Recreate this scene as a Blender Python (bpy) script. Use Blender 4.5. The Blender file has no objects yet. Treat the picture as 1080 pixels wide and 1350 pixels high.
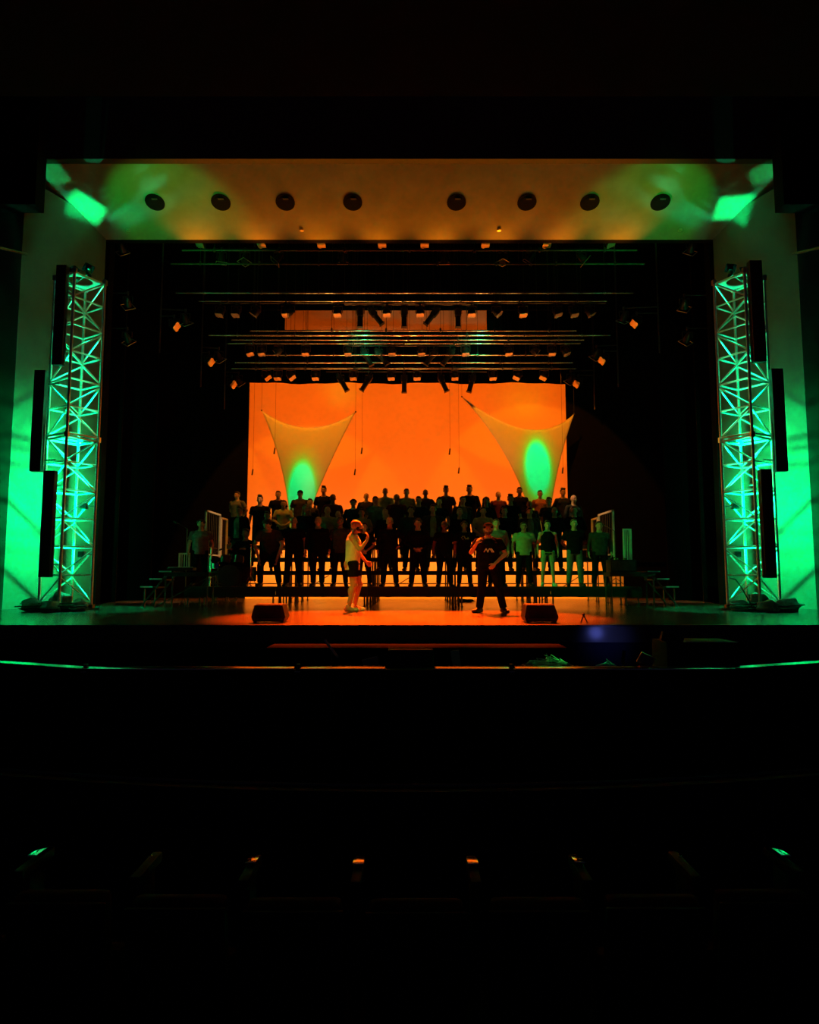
import bpy, bmesh, math, random
from mathutils import Vector, Matrix, Quaternion
random.seed(7)
S = bpy.context.scene
COL = S.collection
V = Vector
# ---------------------------------------------------------------- camera
F = 900.0                      # focal length in pixels of the 1080x1350 frame
EYE = V((0, 0, 0.75))          # stage floor is z = 0
PITCH = math.atan2(85, F)
cam_d = bpy.data.cameras.new('camera'); cam = bpy.data.objects.new('camera', cam_d); COL.objects.link(cam)
cam.location = EYE; cam.rotation_euler = (math.pi/2 + PITCH, 0, 0)
cam_d.sensor_fit = 'VERTICAL'; cam_d.sensor_height = 36; cam_d.lens = F/1350*36
cam_d.clip_start = .05; cam_d.clip_end = 200
S.camera = cam
S.view_settings.view_transform = 'Standard'; S.view_settings.look = 'None'
S.view_settings.gamma = 1; S.view_settings.use_curve_mapping = False; S.view_settings.exposure = 0.0
S.cycles.max_bounces = 6; S.cycles.diffuse_bounces = 2; S.cycles.glossy_bounces = 4
S.cycles.sample_clamp_indirect = 4
S.cycles.use_denoising = True
# ---------------------------------------------------------------- world: the dark hall
W = bpy.data.worlds.new('dark_hall'); S.world = W; W.use_nodes = True
W.node_tree.nodes['Background'].inputs[0].default_value = (.22, .20, .50, 1)
W.node_tree.nodes['Background'].inputs[1].default_value = .012

def at(px, py, Y):             # the place in the hall seen at a pixel, Y metres away
    d = V((px-540, F*math.cos(PITCH)-(675-py)*math.sin(PITCH), F*math.sin(PITCH)+(675-py)*math.cos(PITCH)))
    return EYE + d*(Y/d.y)
def onf(px, py, z=0.0):
    d = V((px-540, F*math.cos(PITCH)-(675-py)*math.sin(PITCH), F*math.sin(PITCH)+(675-py)*math.cos(PITCH)))
    return EYE + d*((z-EYE.z)/d.z)

# ---------------------------------------------------------------- lights
def aim(o, target):
    o.rotation_euler = (V(target)-o.location).to_track_quat('-Z', 'Y').to_euler()
def area(name, loc, target, sx, sy, col, power, spread=180):
    l = bpy.data.lights.new(name, 'AREA'); l.shape = 'RECTANGLE'; l.size = sx; l.size_y = sy
    l.color = col; l.energy = power; l.spread = math.radians(spread)
    o = bpy.data.objects.new(name, l); COL.objects.link(o); o.location = loc; aim(o, target); return o
def spot(name, loc, target, deg, col, power, blend=.3, r=.04, ramp=None, stretch=1.0):
    l = bpy.data.lights.new(name, 'SPOT'); l.spot_size = math.radians(deg); l.spot_blend = blend
    l.color = col; l.energy = power; l.shadow_soft_size = r
    if ramp:                   # made-up coloured beam: the ramp runs from the middle outwards
        l.use_nodes = True; nt = l.node_tree; em = nt.nodes['Emission']
        tc = nt.nodes.new('ShaderNodeTexCoord'); sp = nt.nodes.new('ShaderNodeSeparateXYZ')
        nt.links.new(tc.outputs['Normal'], sp.inputs[0])
        def m(op, a, b=None):
            n = nt.nodes.new('ShaderNodeMath'); n.operation = op
            for i, x in enumerate((a, b)):
                if x is None: continue
                if isinstance(x, (int, float)): n.inputs[i].default_value = x
                else: nt.links.new(x, n.inputs[i])
            return n.outputs[0]
        z = m('ABSOLUTE', sp.outputs[2]); x = m('DIVIDE', sp.outputs[0], z); y = m('DIVIDE', sp.outputs[1], z)
        y = m('DIVIDE', y, stretch)
        rr = m('SQRT', m('ADD', m('MULTIPLY', x, x), m('MULTIPLY', y, y)))
        rr = m('DIVIDE', rr, math.tan(math.radians(deg/2)))
        cr = nt.nodes.new('ShaderNodeValToRGB'); e = cr.color_ramp
        e.elements[0].position = ramp[0][0]; e.elements[0].color = (*ramp[0][1], 1)
        e.elements[1].position = ramp[-1][0]; e.elements[1].color = (*ramp[-1][1], 1)
        for p, c in ramp[1:-1]:
            k = e.elements.new(p); k.color = (*c, 1)
        nt.links.new(rr, cr.inputs[0]); nt.links.new(cr.outputs[0], em.inputs['Color'])
    o = bpy.data.objects.new(name, l); COL.objects.link(o); o.location = loc; aim(o, target); return o

ORANGE = (1, .115, .002); RED_ORANGE = (1, .075, .002); AMBER = (1, .30, .010); GREEN = (0, 1, .20)
YC = 24.5                                   # depth of the cyclorama
# back light of the cyclorama cloth, one wide bank behind it
area('cyclorama_bank_light', (0, YC+1.6, 4.45), (0, YC, 4.45), 13.5, 9.5, ORANGE, 990)
area('cyclorama_foot_light', (0.5, YC+.9, .9), (0.5, YC, .9), 13.5, 1.6, AMBER, 130)
area('cyclorama_pink_fill', (0, YC+1.2, 1.6), (0, YC, 2.2), 13.5, 2.2, (1, .22, .06), 90)  # added to tint the lower cloth pinker
# overhead wash that pools on the stage floor
for i, x in enumerate((-1.75, 0, 1.75)):
    spot('floor_wash_light', (x, 20.6, 8.5), (x*.95, 13.1, 0), 21, (1, .055, .001), 39000, .55, .08)
# added lamps that give the proscenium soffit its amber glow
for k in range(8):
    x = -6.0+k*12/7
    spot('soffit_wash_light', (x, 18.5, 9.12), (x*.94, 17.2, 9.95), 96, (1, .23, .003), 165, 1, .06)
# added uplights behind the risers, put in to turn the lighting bars orange
for x in (-3.2, 0, 3.2):
    spot('added_rig_uplight', (x, 22.35, .25), (x, 20.2, 9.6), 46, (1, .30, .05), 1500, .6, .05)
# dim front light on the singers
for sx in (-1, 1):     # added spots, put in to brighten the white end rails
    spot('rail_fill_light', (sx*.8, 18.8, 8.9), (sx*5.75, 20.1, 2.2), 13, (1, .45, .16), 2000, .6, .04)
spot('front_wash_light', (-3.5, 3.0, 7.5), (0, 18, 1.8), 40, (.34, .62, .05), 260, .8, .2)
spot('lead_fill_light', (-4.5, 9.0, 6.6), (-1.15, 14.3, 1.1), 10, (.50, .92, .04), 900, .7, .05)  # added fill on the man in the tank top
spot('lead_fill_light', (-1.5, 9.0, 7.0), (1.65, 14.0, 1.3), 9, (.62, .72, .10), 300, .7, .05)  # added fill on the man in the cap
spot('front_green_light', (-8.3, 11.5, 6.0), (4.1, 17.4, 1.3), 12, (.0, 1, .08), 3000, .8, .05)
# green sail beams; yellow halo and orange surround are put into the beam colour
SAIL = [(0, (0, 1, .22)), (.0626, (0, 1, .2)), (.0747, (.08, .66, .03)), (.088, (.22, .31, .005)), (.11, (.36, .17, .002)), (.15, (.44, .105, .001))]
def sail_ramp(deg): return [(r/math.tan(math.radians(deg/2)), c) for r, c in SAIL]+[(1, (.44, .095, .001))]
# ---------------------------------------------------------------- materials
def mat(name, col, rough=.6, metal=0.0, var=.25, scale=8.0, spec=.5, bump=.0, trans=0.0, emis=None, estr=0):
    m = bpy.data.materials.new(name); m.use_nodes = True; nt = m.node_tree; b = nt.nodes['Principled BSDF']
    tc = nt.nodes.new('ShaderNodeTexCoord'); no = nt.nodes.new('ShaderNodeTexNoise'); no.inputs['Scale'].default_value = scale
    no.inputs['Detail'].default_value = 4
    nt.links.new(tc.outputs['Object'], no.inputs['Vector'])
    cr = nt.nodes.new('ShaderNodeValToRGB'); cr.color_ramp.elements[0].position = .3; cr.color_ramp.elements[1].position = .7
    cr.color_ramp.elements[0].color = (*[c*(1-var) for c in col], 1); cr.color_ramp.elements[1].color = (*[min(1, c*(1+var)) for c in col], 1)
    nt.links.new(no.outputs['Fac'], cr.inputs[0]); nt.links.new(cr.outputs[0], b.inputs['Base Color'])
    b.inputs['Roughness'].default_value = rough; b.inputs['Metallic'].default_value = metal
    b.inputs['Specular IOR Level'].default_value = spec
    if bump:
        bp = nt.nodes.new('ShaderNodeBump'); bp.inputs['Strength'].default_value = bump
        nt.links.new(no.outputs['Fac'], bp.inputs['Height']); nt.links.new(bp.outputs[0], b.inputs['Normal'])
    if trans:
        tr = nt.nodes.new('ShaderNodeBsdfTranslucent'); nt.links.new(cr.outputs[0], tr.inputs[0])
        mx = nt.nodes.new('ShaderNodeMixShader'); mx.inputs[0].default_value = trans
        nt.links.new(b.outputs[0], mx.inputs[1]); nt.links.new(tr.outputs[0], mx.inputs[2])
        nt.links.new(mx.outputs[0], nt.nodes['Material Output'].inputs[0])
    if emis:
        b.inputs['Emission Color'].default_value = (*emis, 1); b.inputs['Emission Strength'].default_value = estr
    return m
M = dict(
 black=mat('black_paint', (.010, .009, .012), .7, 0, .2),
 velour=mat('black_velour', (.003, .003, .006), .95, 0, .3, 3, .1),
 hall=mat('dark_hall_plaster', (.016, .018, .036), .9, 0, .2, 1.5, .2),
 wall=mat('grey_proscenium_plaster', (.13, .14, .13), .75, 0, .12, 1.2, .3, .05),
 soffit=mat('grey_soffit_plaster', (.22, .21, .19), .8, 0, .15, 1.6, .3, .05),
 stage=mat('black_stage_floor', (.16, .15, .13), .23, 0, .25, 1.5, .6, .015),
 deckm=mat('black_deck_ply', (.015, .015, .015), .6, 0, .3, 4),
 cyc=mat('cyclorama_cloth', (.85, .83, .80), .9, 0, .03, .5, .1, 0, .75),
 sail=mat('stretch_sail_cloth', (.80, .80, .78), .9, 0, .03, 2, .1),
 alu=mat('aluminium_truss', (.75, .77, .78), .32, .75, .1, 20, .5),
 steel=mat('dark_steel', (.10, .10, .10), .4, .6, .3, 12),
 pipe=mat('grey_batten_pipe', (.62, .62, .62), .24, .9, .2, 10),
 railm=mat('polished_pit_rail', (.9, .9, .88), .17, 1, .1, 10),
 whitep=mat('white_painted_rail', (.7, .7, .68), .5, 0, .1, 10),
 fixb=mat('black_lamp_housing', (.02, .02, .02), .45, .1, .3, 15),
 lens=mat('lamp_glass', (.85, .85, .82), .10, .7, .05, 20),
 frame=mat('silver_gel_frame', (.75, .72, .68), .3, .8, .1, 20),
 rubber=mat('black_rubber_cable', (.02, .02, .02), .45, 0, .3, 15),
 bag=mat('grey_canvas_bag', (.28, .30, .28), .7, 0, .4, 12, .4, .3),
 brass=mat('golden_cymbal', (.75, .6, .25), .25, .9, .2, 20),
 chrome=mat('chrome_hardware', (.8, .8, .8), .15, 1, .1, 20),
 drum=mat('dark_drum_shell', (.05, .03, .03), .25, 0, .3, 10),
 head=mat('drum_head', (.6, .6, .58), .5, 0, .1, 10),
 seat=mat('dark_red_seat_velvet', (.03, .006, .008), .85, 0, .3, 14, .2),
 cap=mat('glossy_divider_cap', (.92, .92, .92), .08, 1, .1, 10),
 paper=mat('white_sheet_music', (.7, .7, .65), .7, 0, .05, 10),
 skin=mat('light_skin', (.50, .30, .20), .5, 0, .1, 30),
 skind=mat('brown_skin', (.20, .10, .06), .5, 0, .1, 30),
 hairk=mat('black_hair', (.012, .010, .008), .55, 0, .4, 60, .5, .4),
 hairb=mat('brown_hair', (.06, .035, .02), .55, 0, .4, 60, .5, .4),
 hairl=mat('fair_hair', (.35, .25, .12), .55, 0, .4, 60, .5, .4),
 ck=mat('black_cotton', (.007, .007, .009), .95, 0, .4, 14, .03, .2),
 cn=mat('navy_cotton', (.014, .016, .035), .85, 0, .4, 14, .2, .2),
 cg=mat('grey_cotton', (.14, .14, .14), .85, 0, .2, 14, .2, .2),
 cd=mat('charcoal_cotton', (.035, .035, .035), .85, 0, .3, 14, .2, .2),
 cw=mat('white_cotton', (.72, .72, .70), .85, 0, .08, 14, .2, .2),
 cp=mat('pale_sage_cotton', (.20, .34, .20), .85, 0, .1, 14, .1, .2),
 co=mat('rust_cotton', (.35, .12, .04), .85, 0, .2, 14, .2, .2),
 cm=mat('maroon_cotton', (.10, .015, .03), .85, 0, .2, 14, .2, .2),
 ct=mat('olive_cotton', (.30, .30, .14), .85, 0, .2, 14, .2, .2),
 shoek=mat('black_shoe_leather', (.012, .012, .012), .4, 0, .3, 20),
 shoew=mat('white_trainer', (.75, .75, .72), .5, 0, .06, 20),
 eye=mat('eye_white', (.7, .7, .68), .2, 0, .02, 20),
 bluel=mat('blue_screen', (.01, .02, .08), .3, 0, .1, 5, .5, 0, 0, (.03, .05, .35), .35),
)
# ---------------------------------------------------------------- mesh helpers
class MB:
    def __init__(s, org=(0, 0, 0)): s.b = bmesh.new(); s.o = V(org)
    def _x(s, vs, mtx):
        bmesh.ops.transform(s.b, matrix=Matrix.Translation(-s.o) @ mtx, verts=vs)
    def box(s, c, size, rot=None, bev=0):
        r = bmesh.ops.create_cube(s.b, size=1)
        vs = r['verts']
        m = Matrix.Translation(V(c)) @ (rot.to_4x4() if rot else Matrix()) @ Matrix.Diagonal((*size, 1))
        s._x(vs, m)
        if bev:
            es = list({e for v in vs for e in v.link_edges})
            bmesh.ops.bevel(s.b, geom=es, offset=bev, segments=2, affect='EDGES', profile=.6)
        return s
    def cyl(s, p0, p1, r0, r1=None, seg=12, caps=True):
        p0 = V(p0); p1 = V(p1); r1 = r0 if r1 is None else r1; d = p1-p0
        if d.length < 1e-6: return s
        r = bmesh.ops.create_cone(s.b, cap_ends=caps, cap_tris=False, segments=seg, radius1=r0, radius2=r1, depth=d.length)
        s._x(r['verts'], Matrix.Translation((p0+p1)/2) @ d.to_track_quat('Z', 'Y').to_matrix().to_4x4()); return s
    def ell(s, c, r, rot=None, u=16, v=10):
        if isinstance(r, (int, float)): r = (r, r, r)
        q = bmesh.ops.create_uvsphere(s.b, u_segments=u, v_segments=v, radius=1)
        s._x(q['verts'], Matrix.Translation(V(c)) @ (rot.to_4x4() if rot else Matrix()) @ Matrix.Diagonal((*r, 1))); return s
    def cap(s, p0, p1, r0, r1=None, seg=12):
        r1 = r0 if r1 is None else r1
        s.cyl(p0, p1, r0, r1, seg); s.ell(p0, r0, None, seg, 8); s.ell(p1, r1, None, seg, 8); return s
    def tube(s, pts, r, seg=8):
        for a, b in zip(pts[:-1], pts[1:]): s.cyl(a, b, r, r, seg)
        for p in pts[1:-1]: s.ell(p, r, None, seg, 6)
        return s
    def loft(s, rings, seg=20, M3=None):           # rings: (z, rx, ry, cx, cy)
        L = []
        for z, rx, ry, cx, cy in rings:
            ring = []
            for k in range(seg):
                a = 2*math.pi*k/seg
                p = V((cx+rx*math.cos(a), cy+ry*math.sin(a), z))
                if M3: p = M3(p)
                ring.append(s.b.verts.new(p-s.o))
            L.append(ring)
        for A, B in zip(L[:-1], L[1:]):
            for k in range(seg): s.b.faces.new((A[k], A[(k+1) % seg], B[(k+1) % seg], B[k]))
        s.b.faces.new(list(reversed(L[0]))); s.b.faces.new(L[-1]); return s
    def quad(s, pts, th=None):
        vs = [s.b.verts.new(V(p)-s.o) for p in pts]; s.b.faces.new(vs); return s
    def poly_ex(s, pts, dvec):                     # a polygon extruded along dvec
        a = [s.b.verts.new(V(p)-s.o) for p in pts]; b = [s.b.verts.new(V(p)+V(dvec)-s.o) for p in pts]
        s.b.faces.new(list(reversed(a))); s.b.faces.new(b)
        n = len(a)
        for k in range(n): s.b.faces.new((a[k], a[(k+1) % n], b[(k+1) % n], b[k]))
        return s
    def mesh(s, name, smooth=True):
        bmesh.ops.recalc_face_normals(s.b, faces=s.b.faces)
        me = bpy.data.meshes.new(name); s.b.to_mesh(me); s.b.free()
        if smooth:
            me.polygons.foreach_set('use_smooth', [True]*len(me.polygons))
            try: me.set_sharp_from_angle(angle=math.radians(40))
            except Exception: pass
        return me
    def build(s, name, m, parent=None, smooth=True):
        me = s.mesh(name, smooth); me.materials.append(m)
        o = bpy.data.objects.new(name, me); COL.objects.link(o)
        if parent is not None: o.parent = parent
        elif s.o.length: o.location = s.o
        return o
def thing(name, label, cat, loc=(0, 0, 0), rz=0, group=None):
    o = bpy.data.objects.new(name, None); COL.objects.link(o); o.location = loc; o.rotation_euler = (0, 0, rz)
    o.empty_display_size = .1; o['label'] = label; o['category'] = cat
    if group: o['group'] = group
    return o
def tag(o, label, cat, group=None, kind=None):
    o['label'] = label; o['category'] = cat
    if group: o['group'] = group
    if kind: o['kind'] = kind
    return o
def struct(o, label=None):
    o['kind'] = 'structure'
    if label: o['label'] = label
    return o
def dup(root, loc, label, rz=None, headrot=None):
    r = root.copy(); COL.objects.link(r); r.location = loc; r['label'] = label
    if rz is not None: r.rotation_euler = (0, 0, rz)
    for ch in list(root.children):
        c = ch.copy(); COL.objects.link(c); c.parent = r
        if headrot is not None and c.name.startswith('lamp_head'): c.rotation_euler = headrot
        for g in list(ch.children):
            d = g.copy(); COL.objects.link(d); d.parent = c
    return r
ORD = ['first', 'second', 'third', 'fourth', 'fifth', 'sixth', 'seventh', 'eighth', 'ninth', 'tenth', 'eleventh', 'twelfth', 'thirteenth', 'fourteenth', 'fifteenth', 'sixteenth']
# ---------------------------------------------------------------- the setting
XW = 8.5; YO, YI = 14.5, 18.0
zs0 = at(540, 216, 15.9).z; zs1 = at(540, 316, YI).z
struct(MB().poly_ex([(-11, 10.55, 0), (11, 10.55, 0), (11, 26.5, 0), (-11, 26.5, 0)], (0, 0, -.25)).build('floor', M['stage']), 'black glossy stage floor')
for nm, sx in (('left', -1), ('right', 1)):        # stage sides that come forward beside the pit
    struct(MB().poly_ex([(sx*6.6, 10.6, -.0), (sx*11, 10.6, 0), (sx*11, 8.6, 0), (sx*8.2, 8.9, 0)], (0, 0, -.25)).build('stage_extension_'+nm, M['stage'], smooth=False))
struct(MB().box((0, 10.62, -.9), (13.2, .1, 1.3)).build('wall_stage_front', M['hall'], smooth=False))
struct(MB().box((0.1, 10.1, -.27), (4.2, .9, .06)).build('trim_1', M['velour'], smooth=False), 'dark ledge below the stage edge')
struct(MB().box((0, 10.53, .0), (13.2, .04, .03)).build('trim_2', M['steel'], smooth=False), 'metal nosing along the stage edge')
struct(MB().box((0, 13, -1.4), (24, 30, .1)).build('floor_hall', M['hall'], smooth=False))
for nm, sx in (('left', -1), ('right', 1)):
    struct(MB().poly_ex([(sx*8.35, 18.0, -.3), (sx*9.32, 15.75, -.3), (sx*9.9, 15.75, -.3), (sx*9.9, 18.0, -.3)], (0, 0, 10.7)).build('wall_'+nm, M['wall'], smooth=False), 'grey splayed side wall of the proscenium')
    p9 = at(540-485, 278, 15.6); struct(MB().box((sx*(abs(p9.x)+1.0), 15.5, p9.z+1.5), (2.0, .4, 3.0)).build('trim_pier_'+nm, M['velour'], smooth=False))
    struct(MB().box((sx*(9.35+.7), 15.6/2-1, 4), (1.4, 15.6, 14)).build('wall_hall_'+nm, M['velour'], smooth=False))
    # masking legs and stage house sides
    struct(MB().box((sx*11.2, 22.5, 6), (.4, 9.4, 13)).build('wall_stage_'+nm, M['velour'], smooth=False))
    struct(MB().box((sx*(XW+1.2), YI+.3, 6), (2.8, .3, 13)).build('wall_return_'+nm, M['velour'], smooth=False))
struct(MB().poly_ex([(-9.3, 15.9, zs0), (-9.3, YI, zs1), (-9.3, YI, zs1+.3), (-9.3, 15.9, zs0+.3)], (18.6, 0, 0)).build('ceiling', M['soffit'], smooth=False), 'curved grey soffit of the proscenium')
struct(MB().box((0, 15.8, zs0+2.5), (2*XW+6, .2, 5.0)).build('wall_header', M['black'], smooth=False))
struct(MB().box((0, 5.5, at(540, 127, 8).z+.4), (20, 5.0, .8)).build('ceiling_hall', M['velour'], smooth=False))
struct(MB().box((0, YI+.1, zs1+1.3), (2*XW+4, .2, 2.6)).build('wall_above_stage', M['velour'], smooth=False))
struct(MB().box((0, 22.4, 12.6), (22.8, 9.6, .2)).build('ceiling_stage', M['velour'], smooth=False))
struct(MB().box((0, 27.4, 6), (22.8, .2, 13.4)).build('wall_back', M['velour'], smooth=False))
# box ledges high on the hall walls
for sx, nm in ((-1, 'left'), (1, 'right')):
    p = at(540+sx*505, 335, 14.2); q = at(540+sx*560, 322, 12.6)
    o = MB(p).tube([p, q], .03).build('box_rail', M['steel']); tag(o, 'thin dark rail high on the %s wall beside the proscenium' % nm, 'rail', 'box rails')
# ---------------------------------------------------------------- cyclorama, legs, borders
cyc = MB((0, YC, 0)).box((.5, YC, 5.45), (14.6, .02, 10.7)).build('cyclorama', M['cyc'], smooth=False)
tag(cyc, 'huge glowing orange backdrop cloth at the back of the stage', 'backdrop')
ZC = 12.49
def hang(o, xs, y, z):
    for x in xs: MB(o.location).cyl((x, y, z), (x, y, ZC), .006, .006, 5).build('suspension_line', M['steel'], o)
def wavy_border(name, x0, x1, y, z0, z1, amp, label, n=60, m='velour'):
    pts = [(x0, y, z1), (x1, y, z1)]
    for k in range(n+1):
        t = k/n; x = x1+(x0-x1)*t
        pts.append((x, y, z0+amp*(math.sin(x*2.1)+.6*math.sin(x*5.3+1))))
    o = MB((x0, y, z0)).poly_ex(pts, (0, .04, 0)).build(name, M[m], smooth=False)
    hang(o, (x0+2, x1-2), y, z1)
    return tag(o, label, 'stage border', 'black borders above the stage')
def zat(py, Y): return at(540, py, Y).z
wavy_border('stage_border', -9, 9, 23.7, zat(505, 23.7), zat(437, 23.7), .025, 'black border cloth with wavy hem along the top of the orange backdrop')
# legs either side of the backdrop
xl = at(326, 650, 23.9).x; xr = at(748, 620, 23.9).x
o = MB((xl-2.4, 23.9, 0)).box((xl-2.4, 23.9, 6.2), (4.8, .05, 12.4)).build('masking_curtain', M['velour'], smooth=False)
tag(o, 'black masking curtain left of the orange backdrop', 'masking curtain', 'black masking curtains')
o = MB((xr+2.4, 23.9, 1.2)).box((xr+2.4, 23.9, 6.85), (4.8, .05, 11.2)).build('masking_curtain', M['velour'], smooth=False)
tag(o, 'black masking curtain right of the orange backdrop, ending above the risers', 'masking curtain', 'black masking curtains')
o = MB((9.2, 24.0, 0)).box((9.2, 24.0, 1.0), (3.4, .05, 2.0)).build('masking_curtain', M['velour'], smooth=False)
tag(o, 'low black curtain at floor level far right behind the railing', 'masking curtain', 'black masking curtains')
for i, (y, px) in enumerate(((20.2, 160), (22.0, 205))):
    for sx in (-1, 1):
        x = abs(at(px, 600, y).x)+1.05
        o = MB((sx*x, y, 0)).box((sx*x, y, 5.5), (2.1, .05, 11)).build('masking_curtain', M['velour'], smooth=False)
        tag(o, 'black side curtain %s the stage on the %s, %s the lamp ladder' % ('beside', 'left' if sx < 0 else 'right', 'in front of' if i == 0 else 'behind'), 'masking curtain', 'black masking curtains')
# upper black pieces that crop the gap where the backdrop shows again
def panel(name, px0, px1, py0, py1, Y, label, m='velour', cat='stage border'):
    a = at(px0, py1, Y); b = at(px1, py0, Y)
    o = MB((a+b)/2).box((a+b)/2, (b.x-a.x, .05, b.z-a.z)).build(name, M[m], smooth=False)
    hang(o, (a.x+.4, b.x-.4), Y, b.z)
    return tag(o, label, cat, 'black borders above the stage')
panel('stage_border', 150, 930, 388, 409, 22.9, 'narrow black border just below the topmost orange pipe')
panel('stage_border', 150, 376, 405, 437, 23.3, 'short black border at the left of the upper orange gap')
panel('stage_border', 642, 930, 405, 437, 23.3, 'short black border at the right of the upper orange gap')
panel('stage_border', 150, 930, 322, 384, 22.2, 'deep black border behind the front lamp bar')
# ---------------------------------------------------------------- stretched sails
def coons(name, TL, TR, BL, BR, sag_t, sag_l, sag_r, label, th=.004, n=28):
    def edge(a, b, sag, t):
        p = a.lerp(b, t); return p+sag*(4*t*(1-t))
    b = bmesh.new(); g = []
    for j in range(n+1):
        v = j/n; row = []
        for i in range(n+1):
            u = i/n
            top = edge(TL, TR, sag_t, u); bot = BL.lerp(BR, u)
            lf = edge(TL, BL, sag_l, v); rt = edge(TR, BR, sag_r, v)
            p = top*(1-v)+bot*v + lf*(1-u)+rt*u - (TL*(1-u)*(1-v)+TR*u*(1-v)+BL*(1-u)*v+BR*u*v)
            p = p+V((0, -.10*math.sin(math.pi*u)*math.sin(math.pi*min(1, v)), 0))
            row.append(b.verts.new(p-TL))
        g.append(row)
    for j in range(n):
        for i in range(n): b.faces.new((g[j][i], g[j+1][i], g[j+1][i+1], g[j][i+1]))
    me = bpy.data.meshes.new(name); b.to_mesh(me); b.free(); me.materials.append(M['sail'])
    me.polygons.foreach_set('use_smooth', [True]*len(me.polygons))
    root = thing(name, label, 'stretch sail', TL, 0, 'stretched fabric sails')
    o = bpy.data.objects.new('sail_cloth', me); COL.objects.link(o); o.parent = root
    s = o.modifiers.new('s', 'SOLIDIFY'); s.thickness = .01
    for P in (TL, TR):
        MB(TL).tube([P, V((P.x, P.y, ZC))], .004, 5).build('suspension_line', M['steel'], root)
        MB(TL).ell(P, .03, None, 8, 6).build('corner_ring', M['steel'], root)
    MB(TL).tube([TL+(TL-TL)]+[edge(TL, TR, sag_t, k/20) for k in range(21)], .009, 5).build('top_hem', M['sail'], root)
    return root
YS = 22.9
TL, TR = at(345, 541, YS), at(469, 543, YS); BL, BR = at(383, 716, YS), at(393, 716, YS)
coons('stretch_sail', TL, TR, BL, BR, V((0, 0, -.58)), V((.25, 0, 0)), V((-.10, 0, 0)), 'left triangular stretched cloth with a green light spot low on it')
TL2, TR2 = at(609, 523, YS), at(757, 546, YS); BL2, BR2 = at(710, 716, YS), at(722, 716, YS)
coons('stretch_sail', TL2, TR2, BL2, BR2, V((.25, 0, -.82)), V((.33, 0, .22)), V((-.16, 0, 0)), 'right lopsided stretched cloth with a tall green light oval, larger of the two')
c1 = at(398, 645, YS-.1); c2 = at(709, 612, YS-.1)
spot('sail_tinted_light', (c1.x+.2, 19.0, 8.8), c1, 58, (1, 1, 1), 2500, .1, .01, sail_ramp(58), 1.35)
spot('sail_tinted_light', (c2.x-.6, 19.0, 8.8), c2, 62, (1, 1, 1), 2500, .1, .01, sail_ramp(62), 1.5)
q = at(450, 514, YC)
spot('added_spill_light', (q.x, 23.62, q.z-.25), q, 110, (.25, 1, .02), 9, 1, .05)  # added spot for the yellow patch on the backdrop
q = at(690, 520, YC); spot('added_spill_light', (q.x, 23.5, q.z-.5), q, 130, (.6, .9, .0), 10, 1, .05)  # added spot that yellows the top right of the backdrop
# hanging choir microphones on thin cables
k = 0
for (px, py, Y, where) in ((362, 594, 21.6, 'left edge of the left sail'), (333, 622, 22.4, 'left margin of the backdrop'), (477, 594, 21.6, 'right of the left sail, upper'), (468, 622, 22.4, 'right of the left sail, lower'),
                      (593, 595, 21.6, 'backdrop centre right, upper'), (605, 620, 22.4, 'left of the right sail, lower'), (742, 620, 22.4, 'right margin of the backdrop')):
    p = at(px, py, Y); top = V((p.x, p.y, ZC))
    r = thing('hanging_microphone', 'small dark microphone hanging at the %s' % where, 'microphone', p, 0, 'hanging choir microphones')
    MB(p).cyl(p+V((.012, 0, .09)), p+V((-.012, 0, -.11)), .022, .026, 8).build('capsule', M['fixb'], r)
    MB(p).tube([p+V((.012, 0, .09)), top], .004, 5).build('cable', M['rubber'], r)
# ---------------------------------------------------------------- overhead pipes
def pipe(px0, px1, py, Y, r, label, m='pipe', drops=()):
    a = at(px0, py, Y); b = at(px1, py, Y); b.z = a.z
    root = thing('lighting_bar', label, 'lighting bar', (a+b)/2, 0, 'lighting bars over the stage')
    MB((a+b)/2).cyl(a, b, r, r, 12).build('pipe', M[m], root)
    n = max(2, int((b.x-a.x)/1.9))
    for k in range(n+1):
        x = a.x+(b.x-a.x)*(k+.5)/(n+1)
        MB((a+b)/2).cyl((x, Y, a.z), (x, Y, ZC), .006, .006, 5).cyl((x, Y, a.z-.05), (x, Y, a.z+.08), .03, .03, 8).build('hanger', M['steel'], root)
    return root
pipe(240, 840, 330, 18.7, .024, 'front lighting bar just behind the soffit edge', 'steel')
pipe(225, 850, 348, 19.4, .024, 'second lighting bar carrying the outlined lamps', 'steel')
pipe(232, 835, 386, 20.4, .035, 'topmost glowing orange lighting bar')
pipe(262, 800, 397, 20.7, .022, 'thin grey bar just under the topmost orange bar')
pipe(330, 760, 436, 21.3, .025, 'green-tinted lighting bar under the upper orange gap')
pipe(275, 805, 442, 21.5, .034, 'bright orange lighting bar across the middle of the rig')
pipe(305, 770, 448, 21.8, .028, 'green lit lighting bar just below the middle orange bar')
pipe(300, 765, 453, 21.9, .020, 'thin bar with a green glow, lower of the green pair')
pipe(345, 725, 468, 22.2, .024, 'green lit bar behind the row of small lit lamps')
pipe(310, 755, 478, 22.5, .030, 'pinkish lighting bar in the lower part of the rig')
pipe(305, 760, 486, 22.7, .020, 'thin dark bar below the pinkish lighting bar')
for (x, y, z, t, e) in ((at(480, 452, 22.6).x, 22.7, zat(455, 22.7), (at(480, 452, 22.0).x, 21.6, zat(452, 22)), 40), (at(635, 460, 22.6).x, 22.9, zat(462, 22.9), (at(630, 460, 22).x, 21.6, zat(455, 21.9)), 50)):
    spot('rig_green_fill', (x, y-2.2, z-.6), t, 62, (0, 1, .35), e*1.5, .9, .03)  # added green spots that tint the bars
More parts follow.
